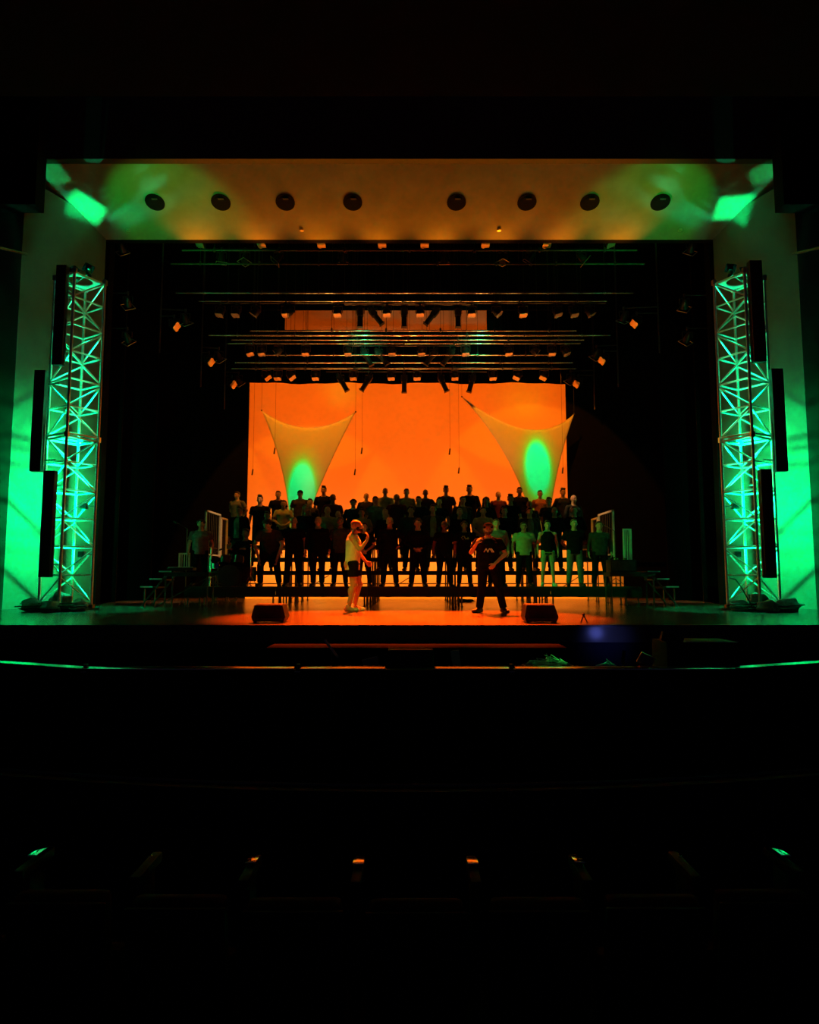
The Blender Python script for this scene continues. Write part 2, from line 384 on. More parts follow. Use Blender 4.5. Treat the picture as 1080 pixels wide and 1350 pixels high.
# ---------------------------------------------------------------- lamps
def proto_wash():
    r = thing('wash_light', '', 'stage light', (0, 0, -60), 0, 'wash lights in the rig')
    MB().box((0, 0, .0), (.05, .06, .09)).cyl((0, 0, -.03), (0, 0, -.08), .03, .03, 8).build('clamp', M['steel'], r)
    MB().box((0, 0, -.09), (.30, .06, .025)).box((-.15, 0, -.19), (.02, .06, .22)).box((.15, 0, -.19), (.02, .06, .22)).build('yoke', M['fixb'], r)
    h = MB().loft([(-.13, .125, .10, 0, 0), (-.11, .135, .12, 0, 0), (0, .13, .12, 0, 0), (.10, .10, .09, 0, 0), (.13, .06, .06, 0, 0)], 16).build('lamp_head', M['fixb'], r)
    h.location = (0, 0, -.27)
    MB().box((0, 0, -.137), (.235, .23, .012), None, .004).box((-.05, .12, -.137), (.06, .03, .010)).box((.06, -.12, -.137), (.08, .03, .010)).build('lens', M['lens'], h)
    return r
def proto_frame():
    r = thing('frame_light', '', 'stage light', (0, 0, -60), 0, 'framed lamps in the rig')
    MB().box((0, 0, .0), (.05, .06, .09)).cyl((0, 0, -.03), (0, 0, -.10), .02, .02, 8).build('clamp', M['steel'], r)
    MB().box((0, 0, -.10), (.28, .04, .02)).box((-.14, 0, -.19), (.015, .04, .18)).box((.14, 0, -.19), (.015, .04, .18)).build('yoke', M['fixb'], r)
    h = MB().loft([(-.14, .10, .10, 0, 0), (-.02, .10, .10, 0, 0), (.10, .075, .075, 0, 0), (.16, .04, .04, 0, 0)], 14).build('lamp_head', M['fixb'], r)
    h.location = (0, 0, -.26)
    f = MB(); a = .15
    for s in (-1, 1): f.box((s*a, 0, -.16), (.014, 2*a+.014, .014)).box((0, s*a, -.16), (2*a, .014, .014))
    f.build('colour_frame', M['frame'], h)
    MB().cyl((0, 0, -.145), (0, 0, -.141), .09, .09, 14).build('lens', M['fixb'], h)
    return r
def proto_profile():
    r = thing('profile_light', '', 'stage light', (0, 0, -60), 0, 'long profile lamps in the rig')
    MB().box((0, 0, .0), (.05, .06, .09)).cyl((0, 0, -.03), (0, 0, -.12), .02, .02, 8).build('clamp', M['steel'], r)
    MB().box((0, 0, -.12), (.24, .05, .02)).box((-.12, 0, -.21), (.015, .05, .18)).box((.12, 0, -.21), (.015, .05, .18)).build('yoke', M['fixb'], r)
    h = MB().cyl((0, 0, -.46), (0, 0, -.10), .085, .085, 12).box((0, 0, .02), (.2, .2, .26), None, .03).cyl((0, 0, .14), (0, 0, .24), .07, .05, 10).build('lamp_head', M['fixb'], r)
    h.location = (0, 0, -.28)
    MB().box((0, 0, -.46), (.19, .19, .02)).build('colour_frame', M['fixb'], h)
    return r
PW, PF, PP = proto_wash(), proto_frame(), proto_profile()
def R3(tx, ty=0, tz=0): return (math.radians(tx), math.radians(ty), math.radians(tz))
first = {}
def lamp(P, px, py, Y, rot, label):
    p = at(px, py, Y)+V((0, 0, .38 if P is PW else (.42 if P is PF else .45)))
    if P.name in first: return dup(P, p, label, None, rot)
    first[P.name] = 1; P.location = p; P['label'] = label
    for c in P.children:
        if c.name.startswith('lamp_head'): c.rotation_euler = rot
    return P
def to_cyc(px, py, Y, tx=0, tz=4.5):
    p = at(px, py, Y); v = (p-EYE).normalized(); r = (V((tx, YC, tz))-p).normalized()
    return tuple(V((0, 0, -1)).rotation_difference((r-v).normalized()).to_euler())
def rowof(P, items, Y, what, bar):
    zs = []; xs_ = []; tilt = math.radians(-9 if P is PW else 0)
    for i, (px, py, rot) in enumerate(items):
        o = lamp(P, px, py, Y, (rot[0]+tilt, rot[1], rot[2]), '%s, %s from the left' % (what, ORD[i]))
        zs.append(o); xs_.append(o.location.x)
    z = sum(o.location.z for o in zs)/len(zs)
    for o in zs: o.location.z = z
    a = V((min(xs_)-.5, Y, z)); b = V((max(xs_)+.5, Y, z)); c = (a+b)/2
    r = thing('lighting_bar', bar, 'lighting bar', c, 0, 'lighting bars over the stage')
    MB(c).cyl(a, b, .022, .022, 10).build('pipe', M['steel'], r)
    for k in range(4): MB(c).cyl((a.x+(b.x-a.x)*(k+.5)/4, Y, z), (a.x+(b.x-a.x)*(k+.5)/4, Y, ZC), .006, .006, 5).build('hanger', M['steel'], r)
rowof(PW, [(265, 323, R3(0, 12)), (345, 323, R3(4, 0)), (424, 323, R3(0, 0)), (504, 323, R3(0, 0)), (560, 323, R3(0, 0)), (640, 323, R3(0, 0)), (721, 323, R3(4, 0)), (804, 322, R3(0, -14))], 18.7, 'black lamp with lit face on the front bar below the soffit', 'dark bar holding the row of lamps just behind the soffit edge')
rowof(PF, [(292, 345, R3(10, 0, 20)), (323, 349, R3(-6, 12, 50)), (367, 349, R3(4, 40, 10)), (452, 348, R3(35, 0, 0)), (586, 343, R3(38, 0, 0)), (622, 347, R3(4, -30, 40)), (663, 348, R3(-4, 6, 40)), (700, 343, R3(20, 30, 10)), (767, 348, R3(5, -50, 0))], 19.4, 'lamp with thin outlined frame on the second bar', 'dark bar holding the outlined framed lamps')
rowof(PW, [(290, 416, R3(0, 10)), (311, 417, R3(0, 5)), (337, 415, R3(10, 35)), (377, 417, R3(0, 0)), (382, 411, R3(0, 50)), (445, 417, R3(0, 0)), (510, 417, R3(0, 0)), (554, 417, R3(0, 0)), (622, 416, R3(0, 0)), (655, 415, R3(0, -40)), (690, 416, R3(0, 0)), (735, 414, R3(0, -15)), (757, 415, R3(0, -8)), (778, 412, R3(10, -30))], 20.6, 'small lit lamp on the bar beneath the topmost orange bar', 'dark bar holding the lit lamps beneath the topmost orange bar')
rowof(PP, [(475, 418, R3(0, 0)), (492, 420, R3(0, -38)), (533, 420, R3(0, 0)), (573, 420, R3(0, 38)), (604, 420, R3(0, 0))], 21.0, 'long black lamp hanging before the upper orange gap', 'dark bar holding the long lamps at the upper orange gap')
rowof(PW, [(329, 467, R3(0, -12)), (345, 468, R3(0, 0)), (367, 467, R3(10, 50)), (403, 468, R3(0, 0)), (459, 468, R3(0, 0)), (517, 468, R3(0, 0)), (556, 467, R3(0, 0)), (614, 467, R3(0, 0)), (671, 467, R3(0, 0)), (705, 465, R3(10, -50)), (728, 466, R3(0, 0)), (746, 465, R3(0, -20))], 22.1, 'tiny lit lamp on the lower green bar', 'dark bar holding the tiny lamps of the lower green bars')
rowof(PP, [(481, 472, R3(0, -30)), (500, 472, R3(0, -36)), (572, 474, R3(0, 36)), (594, 474, R3(0, 36))], 22.4, 'slanted lamp among the lower green bars', 'dark bar holding the slanted lamps among the lower green bars')
rowof(PW, [(351, 499, R3(0, -35)), (366, 500, R3(0, 0)), (383, 499, R3(0, -35)), (416, 500, R3(0, 0)), (466, 500, R3(0, 0)), (516, 499, R3(0, 0)), (550, 499, R3(0, 0)), (600, 498, R3(0, 0)), (650, 498, R3(0, 0)), (683, 498, R3(0, 30)), (718, 498, R3(0, 28))], 22.9, 'tiny lamp just above the hem over the backdrop', 'dark bar holding the tiny lamps above the backdrop hem')
rowof(PP, [(449, 506, R3(0, -30)), (486, 507, R3(0, 32)), (533, 507, R3(0, 0)), (582, 507, R3(0, -24)), (623, 506, R3(0, 16))], 23.2, 'black lamp silhouetted against the top of the orange backdrop', 'dark bar holding the silhouetted lamps over the backdrop')
# side lamps on vertical ladders
def boom(px, pys, Y, side, what):
    x = at(px, pys[0], Y).x
    r = thing('lamp_ladder', 'dark vertical pipe holding lamps %s' % what, 'lighting ladder', (x, Y, 0), 0, 'side lighting ladders')
    zt = zat(pys[0]-30, Y); zb = zat(pys[-1]+25, Y)
    MB((x, Y, 0)).cyl((x+side*.3, Y, zb), (x+side*.3, Y, ZC), .024, .024, 8).build('pipe', M['steel'], r)
    BOOMS.append((x+side*.3, Y, r)); return r
BOOMS = []
for sx, nm in ((-1, 'left'), (1, 'right')):
    boom(540+sx*392, (400, 460), 18.9, sx, 'just inside the proscenium on the %s' % nm)
    boom(540+sx*315, (420, 440), 19.9, sx, 'beside the middle bars on the %s' % nm)
    boom(540+sx*262, (465, 485), 21.6, sx, 'near the lower bars on the %s' % nm)
    boom(540+sx*232, (500, 515), 23.2, sx, 'at the upper %s corner of the backdrop' % nm)
for (P, px, py, Y, rot, lb) in (
 (PF, 168, 405, 18.9, R3(50, -25, 35), 'outlined square lamp by the left tower, upper of two'), (PF, 167, 452, 18.9, R3(38, -40, 35), 'outlined square lamp by the left tower, lower of two'),
 (PF, 903, 408, 18.9, R3(50, 25, -35), 'outlined square lamp by the right tower, upper of two'), (PF, 907, 452, 18.9, R3(38, 40, -35), 'outlined square lamp by the right tower, lower of two'),
 (PF, 160, 333, 18.6, R3(45, -30, 30), 'small lamp at the upper left corner under the soffit'), (PF, 912, 333, 18.6, R3(45, 30, -30), 'small lamp at the upper right corner under the soffit'),
 (PW, 229, 433, 19.9, to_cyc(229, 433, 19.9, -1.5, 5), 'bright orange tilted lamp left of the middle bars'), (PF, 244, 427, 20.0, R3(30, -30, 30), 'outlined lamp left of the middle bars'),
 (PW, 840, 429, 19.9, to_cyc(840, 429, 19.9, 1.5, 5), 'bright orange tilted lamp right of the middle bars'), (PF, 823, 424, 20.0, R3(30, 30, -30), 'outlined lamp right of the middle bars'),
 (PW, 275, 480, 21.6, to_cyc(275, 480, 21.6, -1), 'narrow orange lamp left of the lower bars'), (PF, 288, 476, 21.7, R3(30, -40, 30), 'outlined lamp left of the lower bars'),
 (PW, 797, 478, 21.6, to_cyc(797, 478, 21.6, 1), 'narrow orange lamp right of the lower bars'), (PF, 787, 473, 21.7, R3(30, 40, -30), 'outlined lamp right of the lower bars'),
 (PW, 305, 510, 23.2, to_cyc(305, 510, 23.2, 0), 'small orange lamp off the top left corner of the backdrop'), (PF, 314, 507, 23.3, R3(30, -40, 30), 'outlined lamp off the top left corner of the backdrop'),
 (PW, 763, 509, 23.2, to_cyc(763, 509, 23.2, 0), 'small orange lamp off the top right corner of the backdrop'), (PF, 753, 505, 23.3, R3(30, 40, -30), 'outlined lamp off the top right corner of the backdrop')):
    o = lamp(P, px, py, Y, rot, lb)
    bx, by, br = min(BOOMS, key=lambda t: abs(t[0]-o.location.x)+abs(t[1]-Y))
    MB(br.location).cyl((bx, by, o.location.z), (o.location.x, Y, o.location.z), .018, .018, 8).build('arm', M['steel'], br)
# soffit can lights
proto = None
for i, px in enumerate((204, 291, 376, 465, 602, 695, 778, 871)):
    t = .62
    c = at(px, 275+(1 if i in (0,) else 0), 16.9)
    f_ = (c.y-15.9)/(YI-15.9); c.z = zs0+(zs1-zs0)*f_
    lb = 'round black downlight set in the soffit, %s from the left' % ORD[i]
    if proto is None:
        proto = thing('soffit_downlight', lb, 'downlight', c, 0, 'round downlights in the soffit')
        MB().cyl((0, 0, -.02), (0, 0, .05), .25, .25, 24).build('housing', M['velour'], proto)
        MB().cyl((0, 0, -.026), (0, 0, -.019), .17, .17, 20).build('lens', M['velour'], proto)
        MB().box((.03, -.12, -.035), (.14, .04, .02)).build('bracket', M['steel'], proto)
        proto.rotation_euler = (math.atan2(zs1-zs0, YI-15.9), 0, 0)
    else: dup(proto, c, lb)
for i, px in enumerate((398, 658, 169, 897)):
    c = at(px, 304, 17.7); c.z = zs0+(zs1-zs0)*(c.y-15.9)/(YI-15.9)
    o = MB(c).cyl(c+V((0, 0, -.03)), c+V((0, 0, .01)), .055, .055, 14).build('sprinkler_rose', M['frame'])
    tag(o, 'tiny pale disc near the back edge of the soffit, %s' % ('left of centre', 'right of centre', 'far left', 'far right')[i], 'ceiling fitting', 'small discs in the soffit')
# ---------------------------------------------------------------- truss towers and green light
def tower(sx, side):
    P = dict(f=V((sx*7.62, 14.95, 0)), i=V((sx*7.22, 15.60, 0)), b=V((sx*7.87, 16.0, 0)), o=V((sx*8.27, 15.35, 0)))
    zt = at(540-443, 358, 15.0).z; org = V((sx*7.75, 15.47, 0))
    ZJ = .12; nb = 12; bay = (zt-ZJ)/nb
    root = thing('truss_tower', 'tall aluminium truss tower lit green at the %s side of the stage' % side, 'truss tower', org, 0, 'truss towers beside the stage')
    keys = ['f', 'i', 'b', 'o']
    base = MB(org)
    for k in keys: base.box(P[k]+V((0, 0, .06)), (.12, .12, .12))
    base.box(org+V((0, 0, .02)), (1.0, 1.0, .04), Matrix.Rotation(math.radians(45*0+31*sx), 3, 'Z')).build('base_plate', M['steel'], root)
    zm = ZJ+bay*6
    for sec, (z0, z1) in enumerate(((ZJ, zm-.03), (zm+.03, zt))):
        for k in keys: MB(org).cyl(P[k]+V((0, 0, z0)), P[k]+V((0, 0, z1)), .032, .032, 12).build('chord', M['alu'], root)
    for kk in range(4):
        A, B = P[keys[kk]], P[keys[(kk+1) % 4]]
        for sec in range(2):
            lat = MB(org)
            for j in range(6):
                q = sec*6+j; z0 = ZJ+bay*q; z1 = z0+bay
                lat.cyl(A+V((0, 0, z0+.03)), B+V((0, 0, z0+.03)), .021, .021, 8)
                up = (j+kk) % 2
                a, b = (A, B) if up else (B, A)
                lat.cyl(a+V((0, 0, z0+.05)), b+V((0, 0, z1-.02)), .019, .019, 8)
            lat.build('lacing', M['alu'], root)
    for z in (zm, zt):
        j = MB(org)
        for kk in range(4):
            A, B = P[keys[kk]], P[keys[(kk+1) % 4]]
            j.cyl(A+V((0, 0, z-.04)), B+V((0, 0, z-.04)), .028, .028, 8)
            if z == zm: j.cyl(A+V((0, 0, z+.04)), B+V((0, 0, z+.04)), .028, .028, 8)
            j.box(A+V((0, 0, z)), (.09, .09, .12))
        j.build('joint_frame', M['alu'], root)
    # top plate with a round opening
    b = bmesh.new(); N = 32; c = (P['f']+P['i']+P['b']+P['o'])/4; ins = []; out = []
    for k in range(N):
        a = 2*math.pi*k/N; d = V((math.cos(a), math.sin(a), 0))
        # square outline along the truss axes
        ax = (P['i']-P['f']).normalized(); ay = (P['o']-P['f']).normalized()
        u, w = d.dot(ax), d.dot(ay); s = .36/max(abs(u), abs(w))
        ins.append(c+d*.27+V((0, 0, zt-.02))-org); out.append(c+d*s+V((0, 0, zt-.02))-org)
    vi = [b.verts.new(p) for p in ins]; vo = [b.verts.new(p) for p in out]
    for k in range(N): b.faces.new((vi[k], vi[(k+1) % N], vo[(k+1) % N], vo[k]))
    me = bpy.data.meshes.new('top_plate'); b.to_mesh(me); b.free(); me.materials.append(M['alu'])
    o = bpy.data.objects.new('top_plate', me); COL.objects.link(o); o.parent = root
    md = o.modifiers.new('s', 'SOLIDIFY'); md.thickness = .02
    # uplighter inside the foot of the tower
    ul = org+V((0, 0, .05))
    L = thing('tower_uplighter', 'small black floor lamp inside the foot of the %s truss tower' % side, 'stage light', ul, 0, 'floor lamps in the towers')
    MB(ul).box(ul+V((0, 0, .05)), (.3, .24, .07)).build('base', M['fixb'], L)
    MB(ul).loft([(ul.z+.11, .09, .09, ul.x, ul.y), (ul.z+.30, .13, .13, ul.x, ul.y)], 16).build('lamp_head', M['fixb'], L)
    top = ul+V((0, 0, .36))
    spot('tower_up_light', top, (sx*7.75, 15.5, 8), 26, (0, 1, .32), 7000, .6, .05)
    spot('tower_down_light', (sx*7.75, 15.48, zt-.25), (sx*7.75, 15.5, 0), 36, (0, 1, .30), 3600, .8, .05)
    for nm_, p0, px_, py_, Y_, e_, hs in (('upper', V((sx*7.55, 15.45, zt+.22)), 113, 286, 17.05, 2200, .0165), ('corner', V((sx*7.95, 15.60, zt+.22)), 70, 233, 16.1, 330, .013)):  # added lamps whose shutters cut the green soffit patches
        tg = at(px_, py_, Y_); tg.z = zs0+(zs1-zs0)*(Y_-15.9)/(YI-15.9); tg.x = sx*abs(tg.x)
        dr = (tg-p0).normalized(); spot('added_soffit_light', p0, tg, 40, GREEN, e_, .1, .004)
        R = (tg-p0).to_track_quat('Z', 'Y').to_matrix() @ Matrix.Rotation(math.radians(20), 3, 'Z')
        l = thing('added_shuttered_lamp', 'added black shuttered lamp near the top of the %s truss tower, %s one' % (side, nm_), 'stage light', p0, 0, 'added shuttered lamps in the towers')
        MB(p0).cyl(p0-dr*.20, p0-dr*.02, .06, .06, 12).build('lamp_head', M['fixb'], l)
        MB(p0).cyl(p0-dr*.02, p0+dr*.125, .062, .062, 14, False).build('lamp_tube', M['velour'], l)
        MB(p0).cyl(p0-dr*.1, V((sx*7.75, 15.45, zt)), .012, .012, 6).build('clamp', M['steel'], l)
        sh = MB(p0); pc = p0+dr*.12
        for s1 in (-1, 1): sh.box(pc+R @ V((s1*(hs+.05), 0, 0)), (.10, .20, .003), R).box(pc+R @ V((0, s1*(hs*.8+.05), 0)), (.20, .10, .003), R)
        sh.build('shutter', M['velour'], l)
    spot('tower_truss_light', top, (sx*7.75, 15.5, 3), 64, (0, 1, .32), 330, .8, .05)
    tg = at(205, 240, 16.6); spot('tower_sweep_light', (sx*7.15, 15.25, zt+.45), (-sx*tg.x, 16.8, 9.97), 66, (0, 1, .05), 170, .45, .03)
    # wall lamps at the back of the tower, thrown on the proscenium wall
    for (z, e, tz) in ((1.25, 400, 1.1), (2.35, 780, 2.6), (3.9, 360, 3.7)):
        p = V((sx*7.55, 15.55, z))
        spot('tower_wall_light', p, (sx*9.0, 16.3, tz), 118, GREEN, e*1.5, 1, .03)
        l = thing('clamp_lamp', 'small black lamp clamped inside the %s truss tower, %s' % (side, {1.25: 'lowest', 2.35: 'middle', 3.9: 'highest'}[z]), 'stage light', p, 0, 'clamp lamps in the towers')
        MB(p).box(p+V((-sx*.10, 0, 0)), (.14, .14, .14), None, .02).build('lamp_head', M['fixb'], l)
        MB(p).cyl(p+V((-sx*.12, 0, 0)), V((sx*7.22, 15.60, z)), .015, .015, 8).build('clamp', M['steel'], l)
    return root
tower(-1, 'left'); tower(1, 'right')
# tall narrow black panels fixed around the towers
def batten(px0, px1, py0, py1, Y, label, sx):
    a = at(px0, py1, Y); b = at(px1, py0, Y); c = (a+b)/2; w = b.x-a.x; h = b.z-a.z
    # stay upright: take the middle and the height
    r = thing('light_batten', label, 'light batten', c, 0, 'tall black battens on the towers')
    w = (px1-px0)*Y/900*.98
    MB(c).box(c, (w, .16, h), None, .012).build('housing', M['black'], r)
    MB(c).box(c+V((-sx*(w/2+.008), .03, -h*.25)), (.012, .05, h*.45)).build('side_strip', M['steel'], r)
    for f_ in (.38, -.38):
        q = c+V((0, .08, h*f_)); t = V((sx*7.95, 15.4, q.z))
        MB(c).cyl(q, V((q.x-sx*.12, 15.2, q.z)), .016, .016, 8).cyl(V((q.x-sx*.12, 15.2, q.z)), V((sx*7.95 if abs(q.x) > 7.8 else sx*7.72, 15.15, q.z)), .018, .018, 8).build('bracket', M['steel'], r)
    return r
batten(73, 87, 351, 482, 14.85, 'tall black batten at the upper part of the left tower', -1)
batten(44, 59, 489, 622, 15.1, 'tall black batten left of the left tower at mid height', -1)
batten(56, 71, 621, 761, 14.75, 'tall black batten on the lower part of the left tower', -1)
batten(989, 1006, 345, 478, 14.85, 'tall black batten at the upper part of the right tower', 1)
batten(1018, 1034, 487, 622, 15.1, 'tall black batten right of the right tower at mid height', 1)
batten(1004, 1019, 619, 762, 14.75, 'tall black batten on the lower part of the right tower', 1)
# bags and cables heaped at the tower feet
def lump(c, r, seed, mname, nm, label, cat, grp):
    rd = random.Random(seed); b = bmesh.new(); bmesh.ops.create_icosphere(b, subdivisions=3, radius=1)
    ph = [rd.uniform(0, 6) for _ in range(6)]
    for v in b.verts:
        n = v.co.copy(); k = 1+.12*math.sin(4*n.x+ph[0])*math.sin(5*n.y+ph[1])+.10*math.sin(7*n.z+ph[2]+3*n.x)
        v.co = V((n.x*r[0]*k, n.y*r[1]*k, max(-.75, n.z)*r[2]*k))
    me = bpy.data.meshes.new(nm); b.to_mesh(me); b.free(); me.materials.append(M[mname])
    me.polygons.foreach_set('use_smooth', [True]*len(me.polygons))
    o = bpy.data.objects.new(nm, me); COL.objects.link(o); o.location = V(c)+V((0, 0, r[2]*.72)); o.rotation_euler = (0, 0, rd.uniform(0, 3))
    return tag(o, label, cat, grp)
for sx, side in ((-1, 'left'), (1, 'right')):
    for i, (dx, y, r, w) in enumerate(((-.35, 14.75, (.28, .18, .17), 'outermost'), (.12, 14.62, (.3, .2, .15), 'at the front foot'), (.55, 15.0, (.26, .17, .15), 'innermost'), (.05, 15.15, (.24, .18, .24), 'under the lacing'), (-.42, 15.2, (.20, .15, .12), 'against the wall'))):
        lump((sx*(7.75-dx), y, 0), r, i+(sx > 0)*10, 'bag', 'sandbag', 'lumpy dark sandbag at the foot of the %s tower, %s' % (side, w), 'sandbag', 'sandbags at the tower feet')
    rd = random.Random(5 if sx < 0 else 9)
    for j in range(3):
        pts = []; cx, cy = sx*(7.6-.35*(j-1)), 14.65+.1*j
        for k in range(26):
            a = k*.62+j; rr = .16+.05*math.sin(k*1.7)+.12*(k/26)
            pts.append(V((cx+rr*1.5*math.cos(a), cy-.05+rr*.7*math.sin(a), .02+.006*k+.02*rd.random())))
        o = MB(pts[0]).tube(pts, .013, 6).build('cable_coil', M['rubber'])
        tag(o, 'loose black cable coil by the %s tower, %s' % (side, ('nearest the wall', 'middle one', 'nearest the stage')[j]), 'cable', 'cables at the tower feet')
pts = [at(962, 762, 14.8), at(970, 764, 14.7), at(978, 775, 14.6), at(992, 800, 14.5)]
tag(MB(pts[0]).tube(pts, .014).build('hanging_cable', M['rubber']), 'black cable curving out of the foot of the right tower', 'cable')
# ---------------------------------------------------------------- riser platforms
ROWS = [(17.5, .49), (18.9, .90), (20.1, 1.29), (21.3, 1.70)]
RN = ['front', 'second', 'third', 'top']
pr = {}
for ri, (yr, zr) in enumerate(ROWS):
    for c in range(5):
        x = -4.45+2.27*c
        lb = 'black riser platform in the %s row, %s from the left' % (RN[ri], ORD[c])
        loc = (x, yr, 0)
        if ri in pr: dup(pr[ri], loc, lb); continue
        r = thing('riser_platform', lb, 'riser platform', loc, 0, 'choir riser platforms'); pr[ri] = r
        d0, d1 = -.48, .66
        MB().box((0, (d0+d1)/2, zr-.055), (2.26, d1-d0, .11), None, .008).build('deck', M['deckm'], r)
        for sx in (-1, 1):
            for sy in (d0+.08, d1-.08):
                MB().cyl((sx*1.06, sy, 0), (sx*1.06, sy, zr-.11), .021, .021, 8).cyl((sx*1.06, sy, 0), (sx*1.06, sy, .02), .04, .04, 8).build('leg', M['steel'], r)
        if ri == 0: MB().box((0, d0-.012, zr-.15), (2.26, .02, .19)).build('fascia', M['black'], r)
        if ri == 1:
            MB().cyl((-1.06, d0+.08, .12), (0, d0+.08, zr-.12), .012, .012, 6).build('brace', M['steel'], r)
            MB().cyl((-1.06, d0+.08, zr*.62), (1.06, d0+.08, zr*.62), .014, .014, 6).build('cross_bar', M['steel'], r)
# cables sagging below the front deck
rd = random.Random(3)
for j in range(4):
    x0 = -4.6+2.3*j; pts = []
    for k in range(15): pts.append(V((x0+k*.16, 17.0, .30-.035*abs(math.sin(k*.9+j))-.02*rd.random())))
    tag(MB(pts[0]).tube(pts, .014, 6).build('slung_cable', M['rubber']), 'black cable slung under the front riser edge, %s from the left' % ORD[j], 'cable', 'cables under the front riser')
# ---------------------------------------------------------------- guardrails
def rail(x, y0, y1, z0, z1, label, n=8, m='whitep'):
    r = thing('guardrail', label, 'guardrail', (x, y0, z0), 0, 'white guardrails on the risers')
    o = (x, y0, z0)
    fr = MB(o)
    fr.box((x, (y0+y1)/2, z1-.025), (.05, y1-y0+.05, .05)).box((x, (y0+y1)/2, z0+.08), (.04, y1-y0, .04))
    fr.build('top_and_bottom_rail', M[m], r)
    for y in (y0, y1): MB(o).box((x, y, (z0+z1)/2), (.05, .05, z1-z0)).build('post', M[m], r)
    for k in range(1, n): MB(o).cyl((x, y0+(y1-y0)*k/n, z0+.08), (x, y0+(y1-y0)*k/n, z1-.04), .009, .009, 6).build('baluster', M['steel'], r)
    return r
for sx, side in ((-1, 'left'), (1, 'right')):
    rail(sx*5.72, 19.1, 20.55, 1.29, 2.62, 'tall white guardrail with thin bars at the %s end of the risers' % side)
    rail(sx*5.74, 20.75, 21.4, 1.30, 2.55, 'narrow white end rail behind the tall %s guardrail' % side, 4)
def rail_x(x0, x1, y, z0, z1, label, n=5):
    o = (x0, y, z0); r = thing('guardrail', label, 'guardrail', o, 0, 'white guardrails on the risers')
    MB(o).box(((x0+x1)/2, y, z1-.02), (x1-x0, .04, .04)).box(((x0+x1)/2, y, z0+.06), (x1-x0, .03, .03)).build('top_and_bottom_rail', M['whitep'], r)
    for x in (x0, x1): MB(o).box((x, y, (z0+z1)/2), (.04, .04, z1-z0)).build('post', M['whitep'], r)
    for k in range(1, n): MB(o).cyl((x0+(x1-x0)*k/n, y, z0+.05), (x0+(x1-x0)*k/n, y, z1-.03), .012, .012, 6).build('baluster', M['whitep'], r)
a = at(822, 697, 18.4); b = at(833, 750, 18.4); rail_x(a.x, b.x, 18.4, b.z, a.z, 'low reddish guardrail right of the risers above the dark cabinet', 4)
a = at(237, 729, 17.6); b = at(249, 751, 17.6); rail_x(a.x, b.x, 17.6, b.z, a.z, 'small low guardrail at the far left above the steps', 4)
# steps and side platforms
for sx, side in ((-1, 'left'), (1, 'right')):
    r = thing('stage_steps', 'black three-tread steps with pale nosings at the %s end of the risers' % side, 'steps', (sx*6.2, 17.0, 0), 0, 'stage steps')
    for k, (xx, z) in enumerate(((6.42, .50), (6.20, .69), (5.98, .87))):
        if sx < 0: xx = xx
        MB((sx*6.2, 17.0, 0)).box((sx*(xx-.1), 17.0, z-.02), (.30, .75, .04)).build('tread', M['deckm'], r)
        MB((sx*6.2, 17.0, 0)).box((sx*(xx+.05-.1), 16.62, z), (.30, .015, .03)).build('nosing', M['whitep'], r)
    for yy in (16.66, 17.34): MB((sx*6.2, 17.0, 0)).tube([V((sx*6.5, yy, .02)), V((sx*5.9, yy, .80))], .02, 6).tube([V((sx*6.42, yy, 0)), V((sx*6.42, yy, .48))], .018, 6).build('stringer', M['steel'], r)
    r = thing('side_platform', 'black side platform between the steps and the risers on the %s' % side, 'riser platform', (sx*5.2, 16.55, 0), 0, 'side platforms')
    o = (sx*5.2, 16.55, 0); xa, xb = (4.75, 5.82)
    MB(o).box((sx*(xa+xb)/2, 16.5, .80), (xb-xa, .55, .10)).build('deck', M['deckm'], r)
    for x in (xa+.04, xb-.04):
        for yy in (16.26, 16.74): MB(o).cyl((sx*x, yy, 0), (sx*x, yy, .76), .02, .02, 8).build('leg', M['steel'], r)
    if sx < 0: MB(o).cyl((sx*(xa+.04), 16.26, .72), (sx*(xb+.1), 16.26, .08), .014, .014, 6).build('brace', M['steel'], r)
# ---------------------------------------------------------------- drum kit, keyboard, cabinet, stands
dx, dy, dz = at(302, 765, 17.0).x, 17.22, .49
r = thing('drum_kit', 'dark drum kit with cymbals at the left end of the risers', 'drum kit', (dx, dy, dz)); o = (dx, dy, dz)
MB(o).cyl((dx, dy-.25, dz+.28), (dx, dy+.15, dz+.28), .27, .27, 28).build('bass_drum', M['drum'], r)
MB(o).cyl((dx, dy-.262, dz+.28), (dx, dy-.251, dz+.28), .255, .255, 28).build('bass_drum_head', M['black'], r)
for (x, z) in ((-.16, .66), (.17, .66)): MB(o).cyl((dx+x, dy-.05, dz+z-.09), (dx+x, dy+.03, dz+z+.10), .13, .13, 20).build('tom_drum', M['drum'], r)
MB(o).cyl((dx+.42, dy+.1, dz+.14), (dx+.42, dy+.1, dz+.50), .18, .18, 22).build('floor_tom', M['drum'], r)
MB(o).cyl((dx-.40, dy+.15, dz+.46), (dx-.40, dy+.15, dz+.60), .16, .16, 22).build('snare_drum', M['chrome'], r)
for (x, y, z, t) in ((-.5, -.1, .98, .2), (.5, -.1, 1.05, -.25), (-.62, .25, .75, 0)):
    MB(o).cyl((dx+x, dy+y, dz), (dx+x, dy+y, dz+z), .011, .011, 6).tube([V((dx+x-.18, dy+y, dz)), V((dx+x, dy+y, dz+.3)), V((dx+x+.18, dy+y, dz))], .008, 5).build('cymbal_stand', M['chrome'], r)
    MB(o).cyl((dx+x, dy+y, dz+z), (dx+x+.02*t, dy+y, dz+z+.018), .19, .02, 24).build('cymbal', M['brass'], r)
kx = at(240, 745, 16.6).x
p = at(806, 745, 16.6)
